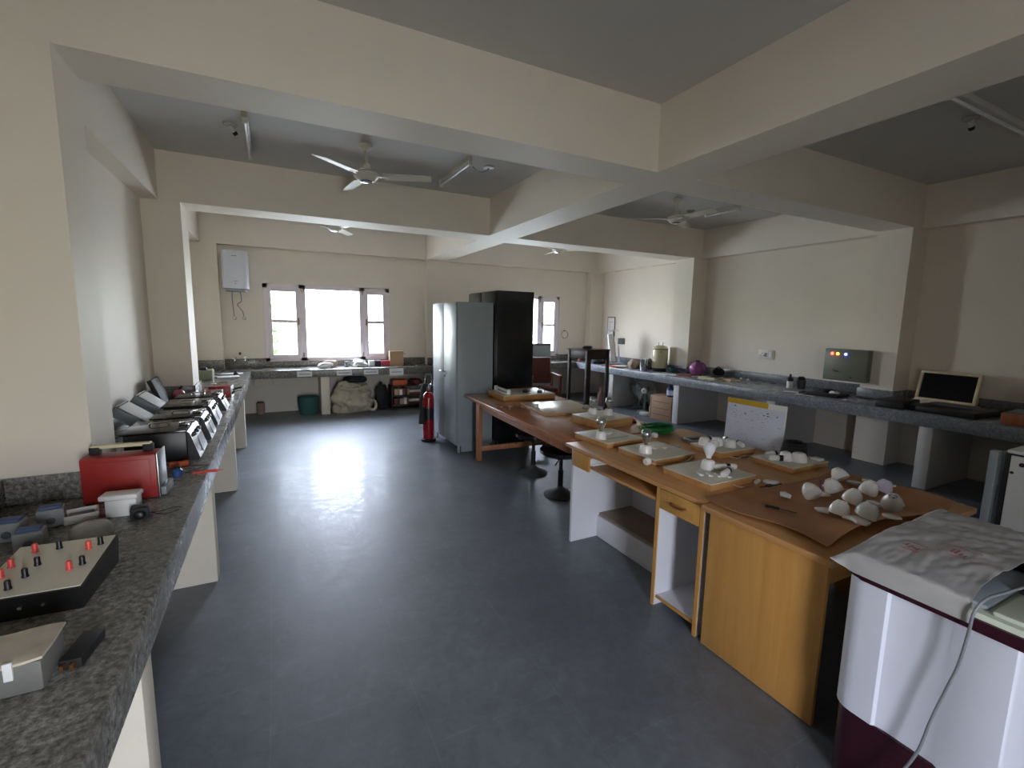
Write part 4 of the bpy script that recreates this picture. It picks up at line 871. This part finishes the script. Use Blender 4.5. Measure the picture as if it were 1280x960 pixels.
b = MB(); b.cyl((-.05, 0, .465), (-.05, 0, .52), .01).cyl((.05, 0, .465), (.05, 0, .52), .01).ball((-.05, 0, .52), .015).ball((.05, 0, .52), .015); b.build('terminal', M['chrome'], t)
MB().lathe([(.1415, .4), (.1435, .402), (.1435, .41), (.1415, .412)], seg=36, capb=False, capt=False).build('seal', M['rubber'], t)
MB().ball((-.09, -.107, .36), .009).build('indicator', M['rubber'], t)
t = thing('wall_box', 'cream wall box behind the cream drum', 'box', (XR - .001, 6.63, 1.05), 0)
MB().box(-.07, -.001, -.09, .09, -.12, .14, .006).build('body', M['cream2'], t); MB().box(-.073, -.0705, -.07, .07, -.1, .12, .002).build('cover', M['offw'], t)
t = thing('teal_cable', 'dark teal cable heap beside the cream drum', 'cable', (6.34, 6.10, Z))
b = MB(); rnd = random.Random(5)
for k in range(7): b.tube([(rnd.uniform(-.02, .02) + .1*math.cos(a), rnd.uniform(-.02, .02) + .07*math.sin(a) - .02, .012 + .012*k + rnd.uniform(0, .012)) for a in [2*PI*j/10 for j in range(10)]], .007, 6, closed=True)
b.build('loops', M['teal'], t); MB().tube([(.05, -.07, .06), (.0, -.16, .05), (.03, -.24, .01), (-.1, -.2, .006)], .006, 8).build('tail', M['cableg'], t)
t = thing('white_papers', 'white paper sheets on the counter in front of the cream drum', 'papers', (6.0, 6.02, Z), R(8))
MB().box(-.1, .1, -.15, .15, 0, .004).box(-.07, .12, -.32, .0, .0045, .008).build('sheets', M['paper'], t)
t = thing('clay_pot', 'round glossy purple pot with dark leaf streaks on the right counter', 'pot', (6.42, 5.63, Z))
MB().lathe([(.06, 0), (.07, .005), (.115, .05), (.14, .11), (.13, .17), (.09, .215), (.055, .235), (.04, .24)], seg=32).build('pot', M['purple'], t)
b = MB()
for k in range(7):
    a = 2*PI*k/7
    b.tube([(.075*math.cos(a), .075*math.sin(a), .226), (.128*math.cos(a), .128*math.sin(a), .18), (.143*math.cos(a), .143*math.sin(a), .12), (.12*math.cos(a), .12*math.sin(a), .053)], .006, 6)
b.build('rib', M['purple'], t); MB().lathe([(.042, .2405), (.03, .26), (0, .262)], seg=20).build('stopper', M['black'], t)
t = thing('black_pouch', 'black pouch against the splashback behind the purple pot', 'pouch', (6.70, 5.42, Z))
MB().ball((0, 0, .07), .09, .7, 1.3, .75).build('pouch', M['rubber'], t); MB().tube([(0, -.08, .11), (-.02, 0, .16), (0, .08, .11)], .008, 6).build('strap', M['rubber'], t)
def book(x, y, z, w, d, h_, rz, m, label, group=None):
    t = thing('book', label, 'book', (x, y, z), rz, group)
    MB().box(-w/2, w/2, -d/2, d/2, 0, .004, .001).box(-w/2, w/2, -d/2, d/2, h_ - .004, h_, .001).box(-w/2, -w/2 + .004, -d/2, d/2, .004, h_ - .004).build('cover', m, t)
    MB().box(-w/2 + .0045, w/2 - .004, -d/2 + .004, d/2 - .004, .0042, h_ - .0042).build('pages', M['paper'], t)
book(6.18, 5.62, Z, .2, .3, .028, R(8), M['books'], 'dark red book on the counter below the purple pot')
book(6.24, 5.20, Z, .22, .3, .035, R(6), M['cream2'], 'cream book on the counter right of the purple pot')
t = thing('black_purse', 'flat black case lying on top of the cream book', 'case', (6.28, 5.18, Z + .0365), R(14))
MB().box(-.1, .1, -.12, .12, 0, .02, .008).build('case', M['rubber'], t); MB().box(-.102, -.098, -.02, .02, .004, .016, .001).build('clasp', M['chrome'], t)
book(6.36, 4.92, Z, .2, .24, .03, R(-10), M['carton'], 'tan book on the counter right of the cream book')
for i, (x, y, lb) in enumerate(((6.66, 4.95, 'white thimble cap on the right counter, nearer the tan book'), (6.66, 4.83, 'white thimble cap on the right counter, farther from the tan book'))):
    t = thing('thimble', lb, 'cap', (x, y, Z), 0, 'white caps by the splashback'); MB().lathe([(.022, 0), (.024, .01), (.016, .03), (.005, .034)], seg=14).build('cap', M['white'], t); MB().lathe([(.027, 0), (.027, .004)], seg=14).build('rim', M['white'], t)
t = thing('wall_socket', 'white switch and socket plate on the right wall', 'socket', (XR - .001, 4.69, 1.205))
MB().box(-.012, -.001, -.13, .13, -.075, .075, .004).build('plate', M['offw'], t)
for k in range(2): MB().box(-.02, -.0125, -.1 + .055*k, -.055 + .055*k, -.045, .045, .003).build('rocker_switch', M['white'], t)
b = MB()
for dy, dz in ((.06, .02), (.085, -.015), (.035, -.015)): b.cyl((-.0125, dy, dz), (-.014, dy, dz), .008, seg=10)
b.build('socket_hole', M['rubber'], t); MB().box(-.03, -.0125, -.015, .02, -.03, .03, .004).build('plug_top', M['steelg'], t)
t = thing('glue_bottle', 'small bottle with black cap and white label on the right counter', 'bottle', (6.44, 4.02, Z))
MB().lathe([(.038, 0), (.04, .01), (.04, .08), (.04, .10)], seg=18).build('bottle', M['white'], t); MB().lathe([(.0405, .1005), (.0405, .14), (.015, .16), (.012, .2)], seg=18).build('cap', M['black'], t)
t = thing('grey_cup', 'grey cup with a dark lid right of the small bottle', 'cup', (6.55, 3.93, Z))
MB().lathe([(.05, 0), (.062, .12), (.055, .12)], seg=20).build('cup', M['steelg2'], t); MB().lathe([(.045, .1205), (.05, .15), (.03, .17)], seg=18).build('lid', M['black'], t)
t = thing('black_device', 'flat black device with cable under the wall panel', 'device', (6.25, 3.42, Z), R(6))
MB().box(-.17, .17, -.2, .16, 0, .035, .01).build('body', M['rubber'], t); MB().tube([(-.19, .1, .015), (-.23, .17, .008), (-.16, .25, .008), (-.05, .27, .008), (.1, .22, .008)], .007, 8).build('cable', M['rubber'], t)
MB().ball((.1, .02, .05), .07, 1.2, 1, .35).build('grip', M['rubber'], t)
softblob('tissue', 'crumpled white tissue lying on the flat black device', 'tissue', (6.20, 3.3, Z + .0355), (.1, .12, .035), M['paper'], 41, sub=2)
for i, (x, y, rz, lb) in enumerate(((6.08, 3.74, 20, 'white paper slip on the right counter edge, nearer the small bottle'), (5.97, 3.52, 8, 'white paper slip on the right counter edge, nearer the black device'))):
    tag(MB().grid(5, 5, lambda u, v: (-.05 + .1*u, -.11 + .22*v, .002 + .002*math.sin(u*5 + v*4)), .001).build('paper_slip', M['paper'], loc=(x, y, Z + .0015), rot=(0, 0, R(rz))), lb, 'paper', 'paper slips on the right counter')
t = thing('mounted_control_box', 'olive grey wall panel with red, orange and blue lights', 'panel', (6.5, 3.32, 1.175), 0)
MB().box(-.09, .0, -.255, .255, -.2, .2, .006).build('cabinet', M['panelg'], t)
dr = MB().box(-.097, -.0905, -.245, .245, -.19, .19, .003).build('door', M['panelg'], t)
MB().tube([(-.097, .14, -.08), (-.115, .13, -.08), (-.115, .07, -.085), (-.097, .06, -.085)], .007, 8).build('handle', M['chrome'], dr)
for y, z, m in ((.16, .14, 'ledr'), (.095, .14, 'ledo'), (.0, .138, 'ledb')):
    o = MB().lathe([(.017, 0), (.017, .006), (.01, .012)], seg=14, M=Matrix.Translation((-.0975, y, z)) @ Matrix.Rotation(-PI/2, 4, 'Y')).build('indicator_light', M[m], t)
    o['label'] = {'ledr': 'lit red indicator', 'ledo': 'lit orange indicator', 'ledb': 'lit blue indicator'}[m]
MB().box(-.0985, -.0975, -.1, -.07, -.155, -.145).build('badge', M['black'], t)
# black flat case and open cased screen
t = thing('flat_case', 'flat black case on the right counter edge, left of the cased screen', 'case', (6.13, 2.60, Z), R(2))
MB().box(-.2, .2, -.13, .13, 0, .075, .008).build('case', M['black'], t); MB().box(-.198, .198, -.128, .128, .0755, .085, .004).build('lid', M['rubber'], t)
t = thing('cased_screen', 'dark screen in a cream wooden case standing open on the right counter', 'screen', (6.40, 2.38, Z), R(-3))
MB().box(-.40, .17, -.50, .06, .0, .06, .008).build('keyboard_base', M['black'], t)
for i in range(4): MB().box(-.12 + .06*i, -.075 + .06*i, -.44, .0, .0605, .066, .001).build('key_row', M['steelg2'], t)
Mx = Matrix.Translation((.18, 0, .06)) @ Matrix.Rotation(R(12), 4, 'Y')
MB().box(0, .05, -.27, .27, 0, .028, .004, Mx).box(0, .05, -.27, .27, .312, .34, .004, Mx).box(0, .05, -.27, -.24, .028, .312, .004, Mx).box(0, .05, .24, .27, .028, .312, .004, Mx).box(.035, .05, -.24, .24, .028, .312, 0, Mx).build('wooden_frame', M['ply'], t)
MB().box(.012, .03, -.2395, .2395, .0285, .3115, 0, Mx).build('screen', M['screen'], t)
MB().box(.18, .25, -.29, .29, 0, .058, .004).build('rear_base', M['ply'], t)
t = thing('wooden_case', 'red-brown wooden case holding a black device at the right edge', 'case', (6.20, 1.50, Z), R(3))
MB().box(-.2, .2, -.3, .24, 0, .105, .006).build('case', M['chairw'], t); MB().box(-.18, .18, -.28, .22, .1055, .115, .003).build('top_tray', M['steelg2'], t)
MB().box(-.1, .12, -.25, .12, .1155, .13, .006).box(.05, .1, -.25, .14, .13, .30, .012, Matrix.Translation((0, 0, 0)) @ Matrix.Rotation(R(6), 4, 'Y')).build('black_device', M['rubber'], t)
softblob('pink_cloth', 'pink-grey cloth lump against the right wall behind the wooden case', 'cloth', (6.70, 1.62, Z), (.2, .22, .15), simple('pinkish_cloth', '#a8918f', .8), 44)
# under the right counter
def pedfan(x, y, z0, label, rz):
    t = thing('table_fan', label, 'fan', (x, y, .001), rz, 'grey table fans under the right counter')
    MB().lathe([(.13, 0), (.14, .01), (.12, .03), (.04, .05), (.025, .06)], seg=28).build('base', M['fang'], t)
    MB().cyl((0, 0, .06), (0, 0, z0 - .03), .022, .018).build('stem', M['fang'], t)
    A = Matrix.Translation((0, 0, z0)) @ Matrix.Rotation(-PI/2, 4, 'Y')
    MB().lathe([(.03, -.12), (.06, -.10), (.065, -.03), (.05, -.005)], seg=24, M=A).build('motor', M['fang'], t)
    MB().lathe([(.005, .08), (.045, .079), (.052, .074), (.052, .06)], seg=24, M=A).build('centre_badge', M['white'], t)
    MB().lathe([(0, .0825), (.016, .0825), (.018, .0795)], seg=16, M=A).build('badge_dot', M['inkg'], t)
    for k in range(3):
        def bl(u, v, k=k):
            r = .035 + .15*u; a = 2*PI*k/3 + (v - .5)*1.5*(.55 + .45*u); return A @ Vector((r*math.cos(a), r*math.sin(a), .02 + .04*(v - .5)))
        MB().grid(6, 8, bl, .0).build('blade', M['fang'], t)
    b = MB()
    for zz in (-.03, .06):
        for rr_ in (.07, .13, .2): b.tube([A @ Vector((rr_*math.cos(a), rr_*math.sin(a), zz*(1 - .5*(rr_/.2)**2) + .015)) for a in [2*PI*j/24 for j in range(24)]], .002 if rr_ < .2 else .005, 5, closed=True)
        for j in range(28):
            a = 2*PI*j/28; b.tube([A @ Vector((q*math.cos(a), q*math.sin(a), zz*(1 - .5*(q/.2)**2) + .015)) for q in (.045, .12, .2)], .0013, 4, smooth=False)
    b.build('wire_guard', M['fang'], t)
pedfan(6.36, 6.93, .42, 'grey table fan under the right counter, farther of the two', R(20)); pedfan(6.10, 6.50, .42, 'grey table fan under the right counter, behind the cardboard carton', R(25))
t = carton('cardboard_carton', 'brown cardboard carton under the right counter beside a leg', 'carton', 6.06, 5.90, .36, .46, .41, M['carton'], R(4), .001)
b = MB()
for z in (.09, .2, .31): b.box(-.1815, -.1805, -.19, .16, z, z + .008)
b.box(-.1815, -.1805, .2, .215, .02, .38); b.build('printed_line', M['books'], t)
t = thing('blue_bottle', 'blue labelled bottle standing on the cardboard carton', 'bottle', (6.0, 5.80, .416))
MB().lathe([(.05, 0), (.055, .01), (.055, .13), (.03, .165), (.02, .17)], seg=20).build('bottle', M['blue'], t); MB().lathe([(.0205, .1705), (.0205, .2), (.015, .203)], seg=14).build('cap', M['violet'], t); MB().lathe([(.0558, .03), (.0558, .11)], seg=20, capb=False, capt=False).build('paper_band', M['paperb'], t)
t = thing('white_block', 'white plastic block pair on the floor left of the carton', 'block', (5.93, 6.30, .001), R(15))
MB().box(-.05, .05, -.09, .09, 0, .06, .006).build('block', M['white'], t); MB().box(-.02, .0, -.13, -.092, 0, .2, .004).build('upright_strip', M['white'], t)
t = thing('plastic_bottle', 'pinkish brown bottle on the floor at the first white counter leg', 'bottle', (5.80, 7.42, .001))
MB().lathe([(.07, 0), (.075, .02), (.075, .24), (.03, .31), (.025, .34)], seg=20).build('bottle', simple('pinkish_brown_plastic', '#8a6a62', .4), t); MB().lathe([(.027, .3405), (.027, .37)], seg=14).build('cap', M['books'], t)
softblob('cloth_pile', 'brown cloth pile on the floor under the far right counter corner', 'cloth', (6.35, 7.8, .001), (.4, .5, .22), M['cartong'], 51)
t = thing('plastic_channel', 'white plastic channel strip on the floor beside the fridge', 'strip', (5.5, 1.78, .001), R(8))
MB().box(-.2, .2, -.03, .03, 0, .02, .003).build('channel', M['white'], t); MB().box(-.2, .2, -.008, .008, .0205, .026, .002).build('ridge', M['white'], t)
# small fridge
t = thing('small_fridge', 'small white fridge with a black door seal at the right edge', 'fridge', (4.20, .62, .001))
MB().box(.05, .57, -.55, .57, .03, .855, .006).build('body', M['steelg'], t)
MB().box(-.02, .58, -.56, .53, .866, .888, .006).build('worktop', M['fridge'], t)
MB().box(.012, .0495, -.545, .545, .04, .862, .003).build('door_seal', M['rubber'], t)
d = MB().box(.0, .0115, -.545, .515, .045, .85, .004).build('door', M['fridge'], t)
MB().cyl((-.0005, .46, .80), (-.006, .46, .80), .014, seg=12).build('hinge_cap', M['rubber'], d); MB().cyl((-.0005, .50, .74), (-.006, .50, .74), .009, seg=12).build('hinge_cap', M['rubber'], d)
MB().box(-.01, .05, .5705, .615, .03, .86, .005).build('side_frame', M['steelg'], t)
for x in (.12, .5):
    for y in (-.48, .48): MB().cyl((x, y, 0), (x, y, .0295), .02, seg=10).build('foot', M['rubber'], t)
# ------------------------------------------------------------------ twin-tub washing machine
t = thing('washing_machine', 'white twin-tub washing machine with maroon base, right foreground', 'washing machine', (1.76, .04, .001))
Wd, Ln = .55, .80   # x depth, y length (local origin front edge, y 0..Ln)
def wall_profile(off=0, r=.07):
    """front face with two shallow relief panels"""
    p = []
    pts = [(0, .0)]
    out = []
    for cx, cy, a0 in ((Wd - r, Ln - r, 0), (r, Ln - r, 90)):
        for i in range(7): a = R(a0 + 90*i/6); out.append((cx + r*math.cos(a), cy + r*math.sin(a)))
    for y, x in ((.665, 0), (.657, .010), (.63, .016), (.50, .016), (.475, .0), (.36, -.004), (.352, .002), (.24, -.0), (.215, -.01), (.18, -.013), (.14, -.012), (.11, -.003)): out.append((x, y))
    for cx, cy, a0 in ((r, r, 180), (Wd - r, r, 270)):
        for i in range(7): a = R(a0 + 90*i/6); out.append((cx + r*math.cos(a), cy + r*math.sin(a)))
    return out
b = MB(); pr = wall_profile()
b.prism(pr, .30, .795, bev=.0); b.build('body', M['washer'], t)
MB().prism(rrect(.006, Wd - .004, .006, Ln - .006, .07), .012, .299, bev=.008).build('base_skirt', M['maroon'], t)
MB().prism(rrect(-.016, Wd + .012, -.012, Ln + .012, .075), .796, .832, bev=.008).build('top_rim', M['maroon'], t)
MB().prism(rrect(-.008, Wd + .006, -.006, Ln + .006, .07), .8325, .85, bev=.006).build('top_deck', M['lime'], t)
b = MB(); b.box(Wd - .15, Wd + .005, .0, Ln - .05, .8505, .895, .015); b.build('control_box', M['maroon'], t)
MB().box(.005, .385, .012, .425, .8505, .868, .01).build('spin_lid', M['lime'], t)
MB().box(.19, .385, .22, .425, .8685, .882, .004).build('dark_lid_window', M['rubber'], t)
MB().box(.02, .385, .435, Ln - .085, .8505, .868, .012).build('wash_lid', M['steelg'], t)
for y in (.10, .26): MB().lathe([(.02, 0), (.019, .02), (.012, .03), (.01, .035)], seg=20, M=Matrix.Translation((Wd - .15, y, .874)) @ Matrix.Rotation(-PI/2, 4, 'Y')).build('timer_knob', M['white'], t)
for x in (.06, Wd - .06):
    for y in (.06, Ln - .06): MB().cyl((x, y, 0), (x, y, .0115), .025, seg=14).build('foot', M['rubber'], t)
MB().tube([(.27, .36, .897), (.31, .28, .90), (.33, .18, .897)], .014, 10).build('hose_hook', M['white'], t)
# plastic film thrown over the wash tub side
def cov(u, v):
    y = .452 + .362*v + .010*math.sin(u*7)*(1 - v)
    if u < .12: q = u/.12; x = -.027 + .004*q; z = .818 + .067*q
    elif u < .60: q = (u - .12)/.48; x = -.023 + q*.40; z = .885 + .037*q + .02*math.sin(PI*q)
    elif u < .88: q = (u - .60)/.28; x = .377 + q*.19; z = .922 + .018*math.sin(PI*q*.5)
    else: q = (u - .88)/.12; x = .567 + q*.02; z = .94 - .13*q
    k = min(1, u/.2) * min(1, (1 - v)*8)
    z += k*(.012*abs(mathutils.noise.noise((u*3.5, v*2.2, 1.7))) + .010*abs(mathutils.noise.noise((u*8, v*5 + u*5, 4.1))) + .004*mathutils.noise.noise((u*26, v*20, 8.3)))
    if v > .84: q = (v - .84)/.16; z -= min(.075, z - .842)*q**1.5; y += .012*q
    if v > .9 and u < .1: x -= .018*(v - .9)/.1*(1 - u/.1)
    return (x, y, z)
f = MB().grid(80, 60, cov, .0015).build('plastic_cover', M['film'], None, loc=(1.76, .04, .001))
tag(f, 'dusty clear plastic film draped over the washing machine top', 'cover')
b = MB()
def mark(u, v, w, d):
    p = Vector(cov(u, v)); b.box(p.x - w, p.x + w, p.y - d, p.y + d, p.z + .0005, p.z + .0015)
for k in range(4): mark(.30, .62 - .03*k, .022 if k % 2 else .012, .003)
for k in range(3): mark(.27 + .03*k, .575, .003, .03)
for k in range(4): mark(.36, .34 - .03*k, .02, .003)
mark(.33, .29, .003, .05); mark(.40, .30, .003, .045)
b.build('printed_mark', M['inkr'], f, smooth=False)
t = thing('mains_cable', 'grey power cord hanging down the washing machine front', 'cord', (1.76, .04, .001))
MB().tube([(.30, .40, .905), (.20, .40, .91), (.08, .42, .905), (-.01, .435, .90), (-.038, .447, .86), (-.038, .452, .79), (-.034, .463, .685), (-.034, .48, .595), (-.034, .504, .468), (-.036, .52, .356), (-.04, .545, .265), (-.05, .58, .15), (-.08, .64, .04), (-.12, .72, .006), (-.08, .84, .006)], .0042, 10).build('cable', M['cableg'], t)
MB().box(.30, .345, .385, .42, .89, .92, .006).build('plug', M['rubber'], t)

# ------------------------------------------------------------------ ceiling fans and tube lights
def ceiling_fan(x, y, zb, a0, label, s=.60):
    t = thing('ceiling_fan', label, 'ceiling fan', (x, y, zb), R(a0), 'ceiling fans')
    H_ = ZC - zb
    MB().lathe([(.02, 0), (.06, .03), (.065, .05), (.012, .075), (.012, .076)], (0, 0, 0), 24, Matrix.Translation((0, 0, H_ - .077))).build('ceiling_canopy', M['fan'], t)
    MB().cyl((0, 0, .10), (0, 0, H_ - .03), .013).build('down_rod', M['fan'], t)
    MB().lathe([(.03, .085), (.055, .09), (.035, .14), (.014, .155)], seg=24).build('lower_canopy', M['fan'], t)
    MB().lathe([(0, -.012), (.06, -.01), (.085, .0), (.10, .02), (.115, .03), (.115, .055), (.10, .07), (.05, .085), (.02, .087)], seg=36, capb=False).build('motor_housing', M['fan'], t)
    MB().lathe([(0, -.026), (.05, -.022), (.062, -.012)], seg=28, capb=False).build('bottom_cap', M['chrome'], t)
    for k in range(3):
        A = Matrix.Rotation(2*PI*k/3, 4, 'Z')
        bl = MB().grid(10, 4, lambda u, v: A @ Vector((.16 + (s - .16)*u, (v - .5)*(.125 - .02*u) * (1 if u < .97 else .8), .04 + .022*(v - .5) * -1)), .004).build('blade', M['fan'], t)
        MB().box(.09, .20, -.018, .018, .03, .037, .002, A).build('blade_arm', M['fan'], bl)
ceiling_fan(.83, 4.71, 2.935, 219, 'cream ceiling fan in the bay before the wide far window')
ceiling_fan(4.72, 4.64, 2.965, 270, 'cream ceiling fan in the bay beside the right wall')
ceiling_fan(.85, 7.5, 2.93, 300, 'cream ceiling fan in the far left bay, blades hidden behind the beam')
ceiling_fan(4.73, 7.5, 2.93, 200, 'cream ceiling fan in the far right bay above the armchair')
def tube_light(p0, p1, label, m=None):
    p0, p1 = Vector(p0), Vector(p1); L = (p1 - p0).length; a = math.atan2(p1.y - p0.y, p1.x - p0.x)
    t = thing('ceiling_tube_light', label, 'tube light', ((p0 + p1)/2), a, 'unlit tube lights on the ceiling')
    MB().box(-L/2, L/2, -.022, .022, -.045, .0, .004).build('batten', m or M['fan'], t)
    for s_ in (-1, 1): MB().box(min(s_*L/2, s_*(L/2 - .03)), max(s_*L/2, s_*(L/2 - .03)), -.018, .018, -.09, -.0455, .004).build('end_holder', M['offw'], t)
    MB().cyl((-L/2 + .0305, 0, -.072), (L/2 - .0305, 0, -.072), .014, seg=14).build('tube', M['bulbf'], t)
tube_light((-.14, 4.5, ZC), (-.14, 5.5, ZC), 'unlit tube light on the ceiling near the left wall')
tube_light((1.81, 4.55, ZC), (1.80, 5.45, ZC), 'unlit tube light on the ceiling right of the left bay fan')
tube_light((5.62, 4.98, ZC), (5.66, 4.45, ZC), 'unlit tube light on the ceiling right of the fan by the right wall')
tube_light((4.1, 1.68, ZC), (5.4, 1.68, ZC), 'unlit tube light on the dark ceiling at upper right', M['ceil'])
def bulb_holder(x, y, ang, label, hook=False):
    t = thing('bulb_holder', label, 'lamp', (x, y, ZC - .0005), R(ang), 'empty bulb holders on the ceiling')
    MB().lathe([(.05, -.018), (.055, -.012), (.055, -.001)], seg=20).build('ceiling_rose', M['porcg'], t)
    if hook: MB().tube([(0, 0, -.02), (.03, 0, -.05), (.1, 0, -.075), (.17, 0, -.06), (.2, 0, -.04)], .007, 8).build('bent_wire', M['inkg'], t)
    else:
        MB().cyl((0, 0, -.018), (.03, 0, -.06), .024, .02).build('holder', M['porcg'], t); MB().cyl((.03, 0, -.06), (.045, 0, -.08), .021, .018).build('black_ring', M['rubber'], t)
bulb_holder(-.26, 4.85, 20, 'empty bulb holder on the ceiling by the left wall tube light'); bulb_holder(2.10, 4.75, 190, 'bulb holder with bent wire by the tube light right of the fan', True); bulb_holder(5.40, 5.05, 0, 'empty bulb holder on the ceiling by the tube light near the right wall'); bulb_holder(4.86, 1.83, 0, 'empty bulb holder on the dark ceiling at upper right')
# ------------------------------------------------------------------ daylight and camera
w = bpy.data.worlds.new('overcast_sky'); sc.world = w; w.use_nodes = True; nt = w.node_tree
bg = nt.nodes['Background']; tc = nd(nt, 'ShaderNodeTexCoord'); sp = nd(nt, 'ShaderNodeSeparateXYZ'); nt.links.new(tc.outputs['Generated'], sp.inputs[0])
nt.links.new(ramp(nt, sp.outputs['Z'], [(0, '#d5d8d2'), (.12, '#e2e9fc'), (1, '#ccd9fb')]), bg.inputs['Color']); bg.inputs['Strength'].default_value = 18.0
def portal(name, loc, sx, sy, rot):
    l = bpy.data.lights.new(name, 'AREA'); l.shape = 'RECTANGLE'; l.size = sx; l.size_y = sy; l.cycles.is_portal = True
    o = bpy.data.objects.new(name, l); o.location = loc; o.rotation_euler = rot; C.objects.link(o)
for x0, x1 in (W1, W2): portal('window_daylight', ((x0 + x1)/2, YF + .24, (WZ[0] + WZ[1])/2), x1 - x0, WZ[1] - WZ[0], (-PI/2, 0, 0))
for x0, x1, z0, z1 in BW: portal('window_daylight', ((x0 + x1)/2, YB - .24, (z0 + z1)/2), x1 - x0, z1 - z0, (PI/2, 0, 0))
cam = bpy.data.cameras.new('camera'); co = bpy.data.objects.new('camera', cam); C.objects.link(co); sc.camera = co
cam.sensor_width = 36; cam.sensor_fit = 'HORIZONTAL'; cam.lens = 581.5/1280*36; cam.clip_start = .05
yaw, pitch, roll = .4713, .1339, -.018
fwd = Vector((math.sin(yaw)*math.cos(pitch), math.cos(yaw)*math.cos(pitch), -math.sin(pitch)))
rt = Vector((math.cos(yaw), -math.sin(yaw), 0)); dn = fwd.cross(rt)
r2 = math.cos(roll)*rt + math.sin(roll)*dn; d2 = -math.sin(roll)*rt + math.cos(roll)*dn
m3 = Matrix((r2, -d2, -fwd)).transposed()
co.matrix_world = Matrix.Translation((0, 0, 1.65)) @ m3.to_4x4()
vs = sc.view_settings; vs.view_transform = 'Standard'; vs.look = 'None'; vs.gamma = 1; vs.use_curve_mapping = False; vs.exposure = 1.25
sc.cycles.max_bounces = 10; sc.cycles.diffuse_bounces = 6; sc.cycles.glossy_bounces = 4; sc.cycles.transparent_max_bounces = 12
sc.cycles.caustics_reflective = False; sc.cycles.caustics_refractive = False; sc.cycles.sample_clamp_indirect = 8
